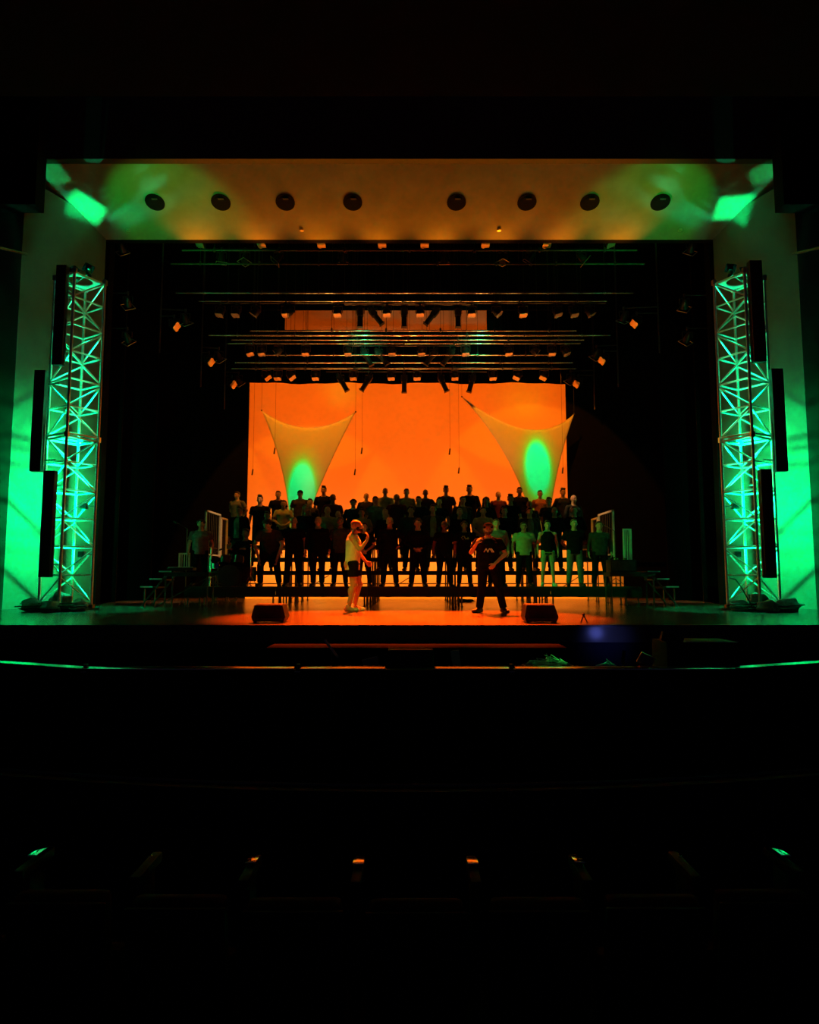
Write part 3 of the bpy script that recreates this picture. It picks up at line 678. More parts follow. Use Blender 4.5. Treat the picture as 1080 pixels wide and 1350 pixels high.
r = thing('speaker_cabinet', 'dark cabinet standing on the right side platform', 'cabinet', (5.1, 16.5, .85)); o = (5.1, 16.5, .85)
MB(o).box((5.1, 16.5, 1.0), (.62, .4, .3), None, .015).build('body', M['fixb'], r)
MB(o).box((5.1, 16.29, 1.0), (.54, .012, .22)).build('grille', M['steel'], r)
MB(o).cyl((4.98, 16.5, 1.15), (4.98, 16.5, 1.19), .06, .06, 12).cyl((5.2, 16.5, 1.15), (5.2, 16.5, 1.19), .05, .05, 12).build('knob', M['brass'], r)
r = thing('keyboard', 'slim keyboard on the left side platform by the small guardrail', 'keyboard', (-5.5, 16.45, .86)); o = (-5.5, 16.45, .86)
MB(o).box((-5.47, 16.45, .93), (.62, .26, .07), None, .01).build('body', M['fixb'], r)
MB(o).box((-5.47, 16.36, .97), (.56, .09, .012)).build('keys', M['whitep'], r)
def stand(x, y, z, h, label, rz=0, boomdir=1):
    r = thing('microphone_stand', label, 'microphone stand', (x, y, z), 0, 'microphone stands'); o = (x, y, z)
    MB(o).cyl((x, y, z), (x, y, z+h), .011, .011, 6).build('pole', M['steel'], r)
    for k in range(3):
        a = k*2.1+.3; MB(o).cyl((x, y, z+.22), (x+.3*math.cos(a), y+.3*math.sin(a), z+.01), .009, .009, 5).build('leg', M['steel'], r)
    MB(o).cyl((x, y, z+h), (x+boomdir*.28, y, z+h+.16), .008, .008, 5).build('boom_arm', M['steel'], r)
    MB(o).cap((x+boomdir*.28, y, z+h+.16), (x+boomdir*.36, y, z+h+.19), .024, .02).build('microphone', M['fixb'], r)
q = at(250, 760, 17.9); stand(q.x-.1, 17.9, 0, 2.0, 'tall thin microphone stand left of the singer in the grey tee', 0, -1)
q = at(812, 760, 17.9); stand(q.x, 17.9, .49, 1.45, 'tall thin microphone stand right of the risers', 0, -1)
q = at(296, 750, 17.2); stand(q.x-.28, 16.75, 0.49, .75, 'short microphone stand over the drum kit', 0, 1)
# ---------------------------------------------------------------- floor wedges
def wedge(px0, px1, label, flip):
    a = onf(px0, 821); b = onf(px1, 821); w = b.x-a.x; c = V(((a.x+b.x)/2, a.y+.22, 0)); h = .285
    r = thing('floor_monitor', label, 'floor monitor speaker', c, 0, 'wedge speakers at the stage edge')
    m = MB(c); s = flip; e = w/2
    prof = [(-e+.03, .02), (e-.03, .02), (e, .09), (e-.05, h) if s > 0 else (e-.07, h), (-e+.05, h) if s > 0 else (-e+.04, h), (-e, .09)]
    pts = [(c.x+x, c.y-.22, z) for x, z in prof]
    m.poly_ex(pts, (0, .40, -.0)); m.build('cabinet', M['fixb'], r, smooth=False)
    MB(c).box((c.x, c.y-.235, .055), (w*.82, .03, .02)).build('front_lip', M['steel'], r)
    MB(c).box((c.x, c.y-.225, .16), (w*.78, .012, .17)).build('rear_panel', M['black'], r)
    MB(c).poly_ex([(c.x-e+.06, c.y-.1, h), (c.x+e-.06, c.y-.1, h), (c.x+e-.06, c.y-.1, h+.012), (c.x-e+.06, c.y-.1, h+.012)], (0, .26, 0)).build('grille', M['steel'], r, smooth=False)
    for x in (-e+.06, e-.06): MB(c).box((c.x+x, c.y-.1, .012), (.05, .2, .024)).build('foot', M['rubber'], r)
wedge(331, 376, 'black wedge speaker at the stage edge on the left', 1)
wedge(692, 737, 'black wedge speaker at the stage edge on the right', -1)
c = onf(613, 794)
lump((c.x, c.y, 0), (.30, .14, .055), 33, 'ck', 'crumpled_jacket', 'small dark crumpled cloth lying on the orange floor right of centre', 'cloth', None)
p = onf(770, 822)
r = thing('cable_clip', 'tiny dark clip standing at the stage edge right of the right wedge', 'clip', p)
MB(p).tube([p+V((-.05, 0, .01)), p+V((0, 0, .13)), p+V((.06, 0, .01))], .012, 6).ell(p+V((0, 0, .14)), .025).build('clip_body', M['rubber'], r)
# ---------------------------------------------------------------- orchestra pit
YP = 7.5
zp = at(540, 881, YP).z; xa = at(110, 882, YP).x; xb = at(968, 881, YP).x
w = MB(); w.box(((xa+xb)/2, YP+.08, zp-.62), (xb-xa, .14, 1.2)); struct(w.build('wall_pit', M['black'], smooth=False), 'dark pit wall facing the audience')
for nm, x0, px1, py1, Y1 in (('left', xa, -60, 862, 8.3), ('right', xb, 1140, 862, 8.3)):
    q = at(px1, py1, Y1); m = MB(); d = V((q.x-x0, Y1-YP-.08, 0))
    m.poly_ex([(x0, YP+.02, zp-1.2), (q.x, Y1, zp-1.2), (q.x, Y1, zp-.02), (x0, YP+.02, zp-.02)], (0, .12, 0))
    struct(m.build('wall_pit_'+nm, M['black'], smooth=False))
    side = nm
    o = MB((x0, YP, zp)).poly_ex([(x0, YP-.07, zp-.012), (q.x, Y1-.07, zp-.012), (q.x, Y1+.09, zp-.012), (x0, YP+.09, zp-.012)], (0, 0, .02)).build('pit_rail', M['railm'])
    tag(o, 'angled metal pit rail with a green glint on the far %s' % side, 'rail', 'metal rails on the pit wall')
cuts = [(112, 388, 'left'), (397, 508, 'left of the podium'), (572, 671, 'right of the podium'), (679, 966, 'right')]
for (p0, p1, nm) in cuts:
    a = at(p0, 880, YP); b = at(p1, 880, YP); b.z = a.z = zp
    r = thing('pit_rail', 'straight metal pit rail, section %s' % nm, 'rail', (a+b)/2, 0, 'metal rails on the pit wall')
    MB((a+b)/2).box((a+b)/2, (b.x-a.x, .16, .022), Matrix.Rotation(math.radians(3.2), 3, 'X'), .007).build('rail', M['railm'], r)
    for x in (a.x+.05, b.x-.05): MB((a+b)/2).cyl((x, YP, zp-.12), (x, YP, zp), .012, .012, 8).build('post', M['steel'], r)
for (px, nm) in ((392, 'left of the podium'), (675, 'right of the podium'), (110, 'at the left bend')):
    p = at(px, 886, YP-.02)
    r = thing('rail_bracket', 'small shiny bracket in the gap of the pit rail %s' % nm, 'bracket', p, 0, 'pit rail brackets')
    MB(p).cap(p+V((-.028, 0, 0)), p+V((.028, 0, 0)), .010).build('pin', M['pipe'], r)
    MB(p).box(p+V((0, .05, .03)), (.04, .04, .10)).build('plate', M['steel'], r)
# conductor's podium
a = at(511, 880, 7.75); b = at(572, 858, 7.75)
r = thing('podium', 'black conductor podium rising above the middle of the pit rail', 'podium', ((a.x+b.x)/2, 7.9, 0)); o = ((a.x+b.x)/2, 7.9, 0)
MB(o).box(((a.x+b.x)/2, 7.95, b.z-.5), (b.x-a.x, .34, 1.0), None, .008).build('body', M['black'], r)
MB(o).box(((a.x+b.x)/2, 7.79, b.z), (b.x-a.x-.01, .03, .016)).build('top_edge', M['steel'], r)
# music stands
def mstand(px, py, w, h, ang, label, Y=8.6, m='steel', roll=0):
    p = at(px, py, Y); r = thing('music_stand', label, 'music stand', (p.x, Y, -1.3), 0, 'music stands in the pit'); o = (p.x, Y, -1.3)
    R = Matrix.Rotation(math.radians(roll), 3, 'Y') @ Matrix.Rotation(math.radians(ang), 3, 'X')
    MB(o).box(p, (w, .012, h), R).build('desk', M[m], r)
    MB(o).box(p+V((0, -.03, -h*.5)), (w, .05, .012), R).build('shelf', M['steel'], r)
    MB(o).cyl(p+V((0, .02, -h*.2)), (p.x, Y, -1.27), .012, .012, 8).build('pole', M['steel'], r)
    for k in range(3):
        a = k*2.1; MB(o).cyl((p.x, Y, -1.15), (p.x+.22*math.cos(a), Y+.22*math.sin(a), -1.34), .009, .009, 6).build('leg', M['steel'], r)
    return r
R_ = mstand(437, 855, .03, .27, 0, 'thin tilted music stand seen edge-on left of the podium', 8.4, 'pipe', -38)
mstand(489, 874, .19, .13, 20, 'low music stand with pale desk just left of the podium', 8.2, 'paper', -14)
mstand(601, 868, .10, .20, 12, 'upright pale music stand right of the podium', 8.3, 'paper', -8)
mstand(852, 870, .18, .13, 18, 'music stand with thin ribs and a green glint', 7.95, 'alu', 25)
mstand(822, 866, .04, .16, 5, 'dark narrow music stand left of the ribbed one', 9.0, 'black', 8)
# tangled cable heaps on the pit rail
for (px, n, wd, ht, nm, sd) in ((722, 60, .30, .17, 'larger', 1), (799, 26, .12, .09, 'smaller', 4)):
    rd = random.Random(sd); c = at(px, 879, 7.85); pts = []
    for k in range(n):
        t = rd.uniform(-1, 1); pts.append(c+V((t*wd, rd.uniform(-.06, .06), .01+ht*(1-abs(t))*rd.random())))
    m = MB(c).tube(pts, .0045, 5)
    o = m.build('wire_tangle', M['alu']); tag(o, 'tangle of thin wires behind the pit rail with a green glint, %s one' % nm, 'wire tangle', 'wire tangles')
pl = at(761, 862, 7.85); spot('pit_fill_light', at(772, 850, 7.95), at(722, 871, 7.85), 46, (.05, 1, .1), 14, .9, .02)  # added green spot for the glint on the wires
spot('pit_fill_light', at(835, 852, 7.9), at(799, 874, 7.85), 30, (.02, 1, .2), 6, .9, .02)
# console on the right of the pit
a = at(878, 880, 8.1); b = at(972, 846, 8.1)
r = thing('control_desk', 'dark upright desk with thin green edge lines right in the pit', 'desk', ((a.x+b.x)/2, 8.2, -1.3)); o = ((a.x+b.x)/2, 8.2, -1.3)
MB(o).box(((a.x+b.x)/2, 8.3, (b.z-1.3)/2), (b.x-a.x, .5, b.z+1.3), None, .01).build('body', M['black'], r)
MB(o).box(((a.x+b.x)/2+.1, 8.04, b.z), (b.x-a.x-.25, .02, .012)).build('top_edge', M['pipe'], r)
MB(o).box(((a.x+b.x)/2+.08, 8.03, b.z-.26), (b.x-a.x-.2, .02, .010)).build('lower_edge', M['pipe'], r)
MB(o).box((a.x+.05, 8.02, b.z+.04), (.25, .06, .10), Matrix.Rotation(.3, 3, 'Y')).build('side_flap', M['deckm'], r)
# added blue spot for a faint glow on the stage front
a = at(782, 846, 10.45); b = at(824, 828, 10.45)
spot('pit_blue_fill', ((a.x+b.x)/2, 9.9, -.15), ((a.x+b.x)/2, 10.57, -.22), 80, (.16, .2, 1), 3, 1, .1)
# ---------------------------------------------------------------- partition and seats in the stalls
yq = 4.6; z = at(540, 1036, yq).z
pts = []
for k in range(25):
    x = -2.9+5.8*k/24; pts.append(V((x, yq+.045*x*x-.00, z)))
m = MB()
for a, b in zip(pts[:-1], pts[1:]): m.box(((a.x+b.x)/2, (a.y+b.y)/2, z-.40), ((b-a).length+.004, .06, .74), Matrix.Rotation(math.atan2(b.y-a.y, b.x-a.x), 3, 'Z'))
struct(m.build('trim_3', M['hall'], smooth=False), 'low curved partition in the stalls')
o = MB(pts[0]).tube(pts, .014, 8).build('partition_rail', M['steel']); tag(o, 'thin dark curved rail along the low stalls partition', 'rail')
# seat row: armrests seen between the backs
ys = 3.45; ZA = at(540, 1136, ys).z
def seat_proto():
    r = thing('theatre_seat', '', 'theatre seat', (0, 0, 0), 0, 'stalls seats in the front row')
    def tilt(p): return V((p.x, p.y-.16*(p.z-.45), p.z))
    m = MB()
    m.box((0, -.06, .30+.0), (.42, .09, .52), Matrix.Rotation(.12, 3, 'X'), .035); m.build('backrest', M['seat'], r)
    MB().box((0, -.115, .26), (.44, .02, .56), Matrix.Rotation(.12, 3, 'X'), .008).build('back_shell', M['black'], r)
    MB().box((0, .12, .04), (.40, .10, .36), Matrix.Rotation(-.1, 3, 'X'), .03).build('seat', M['seat'], r)
    MB().box((0, -.02, -.28), (.05, .2, .5)).build('leg', M['steel'], r)
    return r
xs = [at(px, 1136, ys).x for px in (36, 193, 332, 473, 623, 763, 903, 1043)]
sp = seat_proto(); mids = [xs[0]-.27]+[(a+b)/2 for a, b in zip(xs[:-1], xs[1:])]+[xs[-1]+.27]
for i, x in enumerate(mids):
    loc = (x, ys-.22+.035*x*x, ZA-.60); lb = 'dark red tip-up seat in the nearest stalls row, %s from the left' % ORD[i]
    if i == 0: sp.location = loc; sp['label'] = lb
    else: dup(sp, loc, lb)
ap = None
for i, x in enumerate(xs):
    big = i in (0, 7); glint = i in (1, 6)
    loc = V((x, ys+.035*x*x, ZA))
    lb = 'seat divider cap with a %s glint between the nearest seats, %s from the left' % ('green' if i in (0, 5, 7) else ('faint' if glint else 'orange'), ORD[i])
    r = thing('seat_divider', lb, 'seat divider', loc, 0, 'seat dividers catching the stage light')
    yaw = Matrix.Rotation(-.10*x*0, 3, 'Z')
    MB(loc).box(loc+V((0, -.05, -.035)), (.05, .30, .05), None, .012).build('divider_body', M['black'], r)
    ln = .15 if big else (.03 if glint else .10); wd = .012 if glint else .052
    MB(loc).box(loc+V((0, .0, .002)), (wd, ln, .010), Matrix.Rotation(math.radians(-4.5), 3, 'X') @ Matrix.Rotation(math.radians({2: -1.5, 5: 3.0}.get(i, 0)), 3, 'Y'), .002).build('metal_cap', M['cap'], r)
    MB(loc).box(loc+V((0, -.05, -.35)), (.035, .14, .60)).build('support', M['steel'], r)
# ---------------------------------------------------------------- people
def remesh(mb, name, vox, smooth=4):
    me = mb.mesh(name, False)
    o = bpy.data.objects.new('tmp', me); COL.objects.link(o)
    md = o.modifiers.new('r', 'REMESH'); md.mode = 'VOXEL'; md.voxel_size = vox; md.use_smooth_shade = True
    sm = o.modifiers.new('s', 'SMOOTH'); sm.iterations = smooth; sm.factor = .5
    dg = bpy.context.evaluated_depsgraph_get(); out = bpy.data.meshes.new_from_object(o.evaluated_get(dg)); out.name = name
    bpy.data.objects.remove(o); bpy.data.meshes.remove(me); return out
def hand(mb, wr, d, n, L=1.0, curl=.5, fr=.0092):
    d = V(d).normalized(); n = V(n); n = (n-d*n.dot(d)).normalized(); w = d.cross(n)
    mb.cap(wr, wr+d*.05*L, .026, .03, 10)
    for s, ln, off in ((-1.5, .070, -.004), (-.5, .082, .004), (.5, .078, .002), (1.5, .060, -.008)):
        a = wr+d*(.045*L)+w*s*.016; b = wr+d*(.093*L+off)+w*s*.0215
        mb.cap(a, b, .016, .0125, 8)
        d1 = (d*math.cos(curl*.5)+n*math.sin(curl*.5)); d2 = (d*math.cos(curl*1.5)+n*math.sin(curl*1.5))
        c = b+d1*ln*.5; e = c+d2*ln*.5
        mb.cap(b, c, fr+.001, fr, 8); mb.cap(c, e, fr, fr*.85, 8)
    t0 = wr+d*.03-w*.02; t1 = t0+(-w*.75+d*.6+n*.3).normalized()*.045; t2 = t1+(d*.9-w*.25+n*.35).normalized()*.035
    mb.cap(t0, t1, .015, .0115, 8); mb.cap(t1, t2, .0115, .009, 8)
def skel(pose):
    J = dict(hipL=V((.095, 0, .93)), hipR=V((-.095, 0, .93)), kneeL=V((.125, -.015, .50)), kneeR=V((-.125, -.015, .50)), ankL=V((.155, .02, .09)), ankR=V((-.155, .02, .09)),
             shL=V((.188, .0, 1.415)), shR=V((-.188, .0, 1.415)), elL=V((.262, .03, 1.17)), elR=V((-.262, .03, 1.17)), wrL=V((.275, -.04, .93)), wrR=V((-.275, -.04, .93)),
             hdL=V((0, -.1, -1)), hdR=V((0, -.1, -1)), hnL=V((-1, 0, 0)), hnR=V((1, 0, 0)), head=V((0, -.015, 0)), lean=0.0, dz=0.0, toeL=V((.25, -1, 0)), toeR=V((-.25, -1, 0)), curl=.5)
    p = pose
    if 'narrow' in p: J['kneeL'].x = .10; J['kneeR'].x = -.10; J['ankL'].x = .10; J['ankR'].x = -.10
    if 'clasp' in p:
        J.update(elL=V((.275, -.02, 1.16)), elR=V((-.275, -.02, 1.16)), wrL=V((.075, -.165, 1.0)), wrR=V((-.075, -.165, .99)), hdL=V((-.9, -.1, -.4)), hdR=V((.9, -.1, -.4)), hnL=V((0, 1, 0)), hnR=V((0, 1, 0)))
    if 'back' in p:
        J.update(elL=V((.285, .10, 1.17)), elR=V((-.285, .10, 1.17)), wrL=V((.10, .17, .98)), wrR=V((-.10, .17, .98)), hdL=V((-.9, .1, -.3)), hdR=V((.9, .1, -.3)), hnL=V((0, -1, 0)), hnR=V((0, -1, 0)))
    if 'cross' in p:
        J.update(elL=V((.27, -.07, 1.20)), elR=V((-.27, -.07, 1.20)), wrL=V((-.03, -.20, 1.24)), wrR=V((.03, -.235, 1.20)), hdL=V((-1, .1, .1)), hdR=V((1, .1, .1)), hnL=V((0, 1, 0)), hnR=V((0, 1, 0)))
    if 'hip' in p:
        J.update(elL=V((.36, .07, 1.19)), wrL=V((.21, -.02, 1.03)), hdL=V((-.7, -.5, -.3)), hnL=V((-.3, .6, -.4)))
    if 'knees' in p:
        J.update(hipL=V((.095, .18, .86)), hipR=V((-.095, .18, .86)), kneeL=V((.17, -.10, .50)), kneeR=V((-.17, -.10, .50)), ankL=V((.20, .05, .09)), ankR=V((-.20, .05, .09)), lean=38.0,
                 elL=V((.29, -.17, .98)), elR=V((-.29, -.17, .98)), wrL=V((.19, -.17, .66)), wrR=V((-.19, -.17, .66)), hdL=V((-.1, -.2, -1)), hdR=V((.1, -.2, -1)))
    if 'seated' in p:
        J.update(hipL=V((.095, .05, .60)), hipR=V((-.095, .05, .60)), kneeL=V((.20, -.38, .60)), kneeR=V((-.20, -.38, .60)), ankL=V((.22, -.34, .09)), ankR=V((-.22, -.34, .09)), dz=-.33,
                 elL=V((.28, -.10, .87)), elR=V((-.28, -.10, .87)), wrL=V((.16, -.34, .93)), wrR=V((-.16, -.34, .93)), hdL=V((-.2, -1, .1)), hdR=V((.2, -1, .1)), hnL=V((0, 0, -1)), hnR=V((0, 0, -1)))
    if 'chin' in p:   # lead man seen from the side: right hand raised before the chin, left arm down in front
        J.update(hipL=V((.095, 0, .93)), hipR=V((-.095, 0, .93)), kneeL=V((.10, -.10, .52)), kneeR=V((-.10, -.02, .50)), ankL=V((.10, -.02, .09)), ankR=V((-.11, .06, .09)), toeL=V((.1, -1, 0)), toeR=V((-.1, -1, 0)),
                 elR=V((-.235, -.13, 1.18)), wrR=V((-.13, -.25, 1.37)), hdR=V((.15, -.15, 1)), hnR=V((.2, .9, 0)),
                 elL=V((.26, -.06, 1.17)), wrL=V((.22, -.21, .97)), hdL=V((-.1, -.7, -.7)), hnL=V((-1, 0, 0)), head=V((0, -.06, -.015)), curl=.8)
    if 'rest' in p:   # lead man in cap: right hand raised to the chest, left arm hanging across the hip
        J.update(elR=V((-.30, -.06, 1.20)), wrR=V((-.20, -.26, 1.36)), hdR=V((.45, -.15, .8)), hnR=V((.8, .5, 0)), elL=V((.30, .02, 1.17)), wrL=V((.12, -.15, .98)), hdL=V((-.6, -.2, -.75)), hnL=V((-.2, .8, 0)),
                 kneeL=V((.17, -.03, .5)), kneeR=V((-.12, -.01, .5)), ankL=V((.25, .02, .09)), ankR=V((-.17, .02, .09)), toeL=V((.5, -1, 0)), toeR=V((-.75, -1, 0)), curl=.9)
    return J
TORSO = [(.85, .135, .10, 0, .01), (.92, .172, .120, 0, .012), (1.0, .165, .115, 0, .005), (1.09, .150, .105, 0, 0), (1.19, .158, .110, 0, 0), (1.30, .180, .122, 0, -.005), (1.37, .182, .118, 0, -.002), (1.43, .145, .094, 0, .005), (1.475, .088, .072, 0, .008), (1.52, .06, .06, 0, .005)]
def upper(J):                                     # carries the trunk and the head with a lean about the hips
    if 'sh0' not in J: J['sh0'] = 1
    L = math.radians(J['lean']); piv = V((0, .18 if J['lean'] else 0, .90)); dz = J['dz']; off = V((0, .18, -.06)) if J['lean'] else V((0, .05 if dz else 0, dz))
    Rm = Matrix.Rotation(L, 3, 'X')
    def f(p):
        p = V(p)
        if J['lean']: q = p-V((0, 0, .92)); q = Rm @ q; return q+V((0, .16, .86))
        return p+off
    return f
def arms_legs(J, f, mb, parts, grow=0.0):
    pass
def body_mesh(key, pose, vox, build_=1.0):
    J = skel(pose); f = upper(J); m = MB()
    m.loft([(z, rx*build_, ry*build_, cx, cy) for z, rx, ry, cx, cy in TORSO], 24, f)
    for s in (-1, 1):
        m.ell(f((s*.085, -.075, 1.33)), (.085, .05, .06)); m.ell(f((s*.08, .085, .90)), (.085, .07, .09))
        m.cap(f((s*.03, .02, 1.50)), f((s*.15, .01, 1.425)), .036, .048)
    H = J['head']
    hp = lambda x, y, z: f(V((x+H.x, y+H.y, z+H.z)))
    m.cap(f((0, .012, 1.47)), hp(0, .01, 1.60), .062, .056, 14)
    m.ell(hp(0, .005, 1.685), (.077, .096, .100), None, 20, 14); m.ell(hp(0, -.028, 1.625), (.060, .068, .066), None, 18, 12); m.ell(hp(0, -.062, 1.578), (.028, .025, .022))
    m.ell(hp(0, -.088, 1.695), (.050, .018, .012)); m.cap(hp(0, -.092, 1.675), hp(0, -.112, 1.638), .009, .014, 8)
    m.ell(hp(0, -.096, 1.604), (.026, .012, .009))
    for s in (-1, 1): m.ell(hp(s*.080, .010, 1.652), (.010, .020, .032)); m.ell(hp(s*.045, -.070, 1.645), (.022, .02, .018))
    for sd in ('L', 'R'):
        s = 1 if sd == 'L' else -1
        sh = f(J['sh'+sd]); el, wr = J['el'+sd], J['wr'+sd]
        m.ell(sh, (.066, .062, .066)); m.cap(sh, el, .054*build_, .041, 12); m.ell(sh.lerp(el, .45)+V((0, -.008, 0)), .052*build_)
        m.cap(el, wr, .041, .027, 12); m.ell(el.lerp(wr, .25), .044)
        hand(m, wr, J['hd'+sd], J['hn'+sd], 1, J['curl'])
        hp_, kn, an = J['hip'+sd], J['knee'+sd], J['ank'+sd]
        m.cap(hp_, kn, .090*build_, .057, 14); m.cap(kn, an, .054, .038, 12)
        m.ell(kn.lerp(an, .28)+V((0, .018, 0)), (.056, .058, .10)); m.ell(kn+V((0, -.02, 0)), .052)
        t = V(J['toe'+sd]).normalized(); m.cap(an+V((0, 0, -.035))-t*.02, an+t*.13+V((0, 0, -.055)), .036, .028, 10)
    return remesh(m, key, vox)
def shirt_mesh(key, pose, kind, vox):
    J = skel(pose); f = upper(J); m = MB(); g = {'tank': .014, 'tee': .020, 'long': .022, 'jacket': .036}[kind]
    zb = (.80 if pose == 'chin' else .86) if kind in ('tee', 'tank') else .85
    zt = 1.50
    rings = []
    for z, rx, ry, cx, cy in TORSO:
        if z > 1.49: continue
        rx2, ry2 = max(rx, .172 if z < 1.25 else rx)+g, max(ry, .118 if z < 1.25 else ry)+g
        rings.append((max(z, zb) if z > .86 else zb, rx2, ry2, cx, cy))
    if kind == 'tank': rings = [r for r in rings if r[0] < 1.42]+[(1.44, .125, .10, 0, .004), (1.49, .10, .085, 0, .006)]
    m.loft(rings, 28, f)
    for s in (-1, 1): m.ell(f((s*.085, -.078, 1.33)), (.085+g, .05+g*.6, .06+g))
    if kind != 'tank':
        for sd in ('L', 'R'):
            sh = f(J['sh'+sd]); el, wr = J['el'+sd], J['wr'+sd]
            s = 1 if sd == 'L' else -1
            m.cap(f((s*.035, .015, 1.488)), f((s*.16, .008, 1.425)), .034+g*.3, .050+g*.4, 12)
            m.ell(sh, .064+g*.5)
            if kind == 'tee': m.cyl(sh, sh.lerp(el, .68), .064+g*.5, .056+g*.8, 16)
            else:
                m.cap(sh, el, .062+g*.5, .050+g*.4, 14); m.cyl(el, el.lerp(wr, .94), .048+g*.4, .036+g*.2, 14)
    else:
        for s in (-1, 1): m.cap(f((s*.09, .03, 1.47)), f((s*.095, -.06, 1.40)), .03, .035, 10)
    return remesh(m, key, vox, 3)
def leg_mesh(key, pose, kind, vox):
    J = skel(pose); f = upper(J); m = MB()
    m.loft([(.84, .15, .115, 0, .01), (.90, .186, .135, 0, .012), (.98, .182, .128, 0, .006), (1.02, .172, .122, 0, .002)], 26, f)
    for sd in ('L', 'R'):
        a, k, n = J['hip'+sd], J['knee'+sd], J['ank'+sd]
        m.ell(a, (.102, .105, .11))
        if kind == 'shorts': m.cyl(a, a.lerp(k, .62), .104, .092, 18)
        else:
            m.cap(a, k, .102, .074, 16); m.cyl(k, k.lerp(n, .97), .074, .064, 16)
    return remesh(m, key, vox, 3)
def shoe_mesh(key, pose, sd, vox=.008):
    J = skel(pose); m = MB(); an = J['ank'+sd]; t = V(J['toe'+sd]).normalized()
    g = V((an.x, an.y, 0)); m.cap(g-t*.045+V((0, 0, .045)), g+t*.16+V((0, 0, .036)), .044, .038, 14); m.cap(g-t*.03+V((0, 0, .05)), g+V((0, 0, .115))-t*.01, .046, .044, 14)
    m.cap(g+t*.02+V((0, 0, .075)), g+t*.10+V((0, 0, .045)), .040, .034, 12)
    m.ell(g+t*.15+V((0, 0, .03)), (.046, .046, .03)); m.ell(g+t*.06+V((0, 0, .018)), (.05, .05, .018))
    return remesh(m, key, vox, 2)
def hair_mesh(key, pose, kind):
    J = skel(pose); f = upper(J); H = J['head']; m = MB(); hp = lambda x, y, z: f(V((x+H.x, y+H.y, z+H.z)))
    if kind == 'cap':
        m.ell(hp(0, .008, 1.715), (.088, .106, .085)); m.box(hp(0, -.115, 1.718), (.13, .10, .014), Matrix.Rotation(.18, 3, 'X'), .006)
        return remesh(m, key, .006, 2)
    if kind == 'buzz': m.ell(hp(0, .022, 1.705), (.081, .092, .088))
    if kind == 'short': m.ell(hp(0, .022, 1.712), (.084, .096, .090)); m.ell(hp(0, -.035, 1.765), (.062, .055, .032)); m.ell(hp(0, .055, 1.655), (.072, .055, .06))
    if kind == 'quiff': m.ell(hp(0, .022, 1.712), (.084, .096, .090)); m.ell(hp(.01, -.045, 1.785), (.064, .055, .035)); m.ell(hp(-.02, 0, 1.80), (.05, .05, .03))
    if kind in ('curly', 'long'):
        rd = random.Random(4)
        for k in range(60):
            a = rd.uniform(0, 6.28); e = rd.uniform(-.1, 1.5); p = V((math.cos(a)*math.cos(e)*.088, .02+math.sin(a)*math.cos(e)*.10, 1.70+math.sin(e)*.088))
            if p.y < -.045 and p.z < 1.735: continue
            m.ell(hp(*p), .024, None, 8, 6)
        m.ell(hp(0, .022, 1.712), (.086, .098, .092))
    if kind == 'long':
        for s in (-1, 0, 1):
            for k in range(5): m.ell(hp(s*(.075+.008*k), .04 if s else .075, 1.66-.055*k), (.036, .05, .05))
    if kind == 'beard':
        m.ell(hp(0, -.045, 1.592), (.062, .060, .040)); m.ell(hp(0, -.075, 1.565), (.035, .03, .03))
        for s in (-1, 1): m.ell(hp(s*.06, -.02, 1.62), (.018, .03, .04))
    return remesh(m, key, .008 if kind != 'beard' else .006, 2)
CACHE = {}
def get(fn, key, *a):
    if key not in CACHE: CACHE[key] = fn(key, *a)
    return CACHE[key]
def pobj(name, me, m, root):
    o = bpy.data.objects.new(name, me); COL.objects.link(o); o.parent = root
    if not me.materials: me.materials.append(M[m])
    o.material_slots[0].link = 'OBJECT'; o.material_slots[0].material = M[m]
    return o
def person(loc, h, label, pose='sides', top='tee', topc='ck', bot='trousers', botc='ck', hair='short', hairc='hairk', skin='skin', shoe='shoek', rz=0, wide=1.0, group='choir singers on the risers', vox=.0105, beard=None, sy=1):
    r = thing('person', label, 'person', loc, math.radians(rz), group)
    k = h/1.80; r.scale = (k*wide, k*wide, k)
    pobj('body', get(body_mesh, 'body_'+pose, pose, vox), skin, r)
    s = pobj('tank_top' if top == 'tank' else ('t_shirt' if top == 'tee' else ('jacket' if top == 'jacket' else 'long_sleeved_shirt')), get(shirt_mesh, top+'_'+pose, pose, top, .011 if vox > .008 else .008), topc, r)
    pobj(bot, get(leg_mesh, bot+'_'+pose.replace('clasp', '').replace('back', '').replace('cross', '').replace('hip', '').replace('sides', ''), pose, bot, .011 if vox > .008 else .008), botc, r)
    for sd in 'LR':
        pobj('shoe', get(shoe_mesh, 'shoe%s_' % sd+pose, pose, sd), shoe, r)
    if hair != 'bald': pobj('cap' if hair == 'cap' else 'hair', get(hair_mesh, hair+'_'+('lean' if pose in ('knees', 'seated', 'chin', 'rest') else '')+(pose if pose in ('knees', 'seated', 'chin', 'rest') else ''), pose, hair), hairc, r)
    if beard: pobj('beard', get(hair_mesh, 'beard_'+pose, pose, 'beard'), beard, r)
    return r
def open_shirt(r, c):                            # pale shirt showing in an open jacket
    key = 'open_shirt'
    if key not in CACHE:
        m = MB(); m.loft([(.90, .085, .03, 0, -.142), (1.1, .080, .03, 0, -.130), (1.3, .085, .035, 0, -.150), (1.40, .075, .03, 0, -.128), (1.46, .05, .03, 0, -.095)], 16)
        CACHE[key] = remesh(m, key, .008, 2)
    pobj('open_shirt', CACHE[key], c, r)
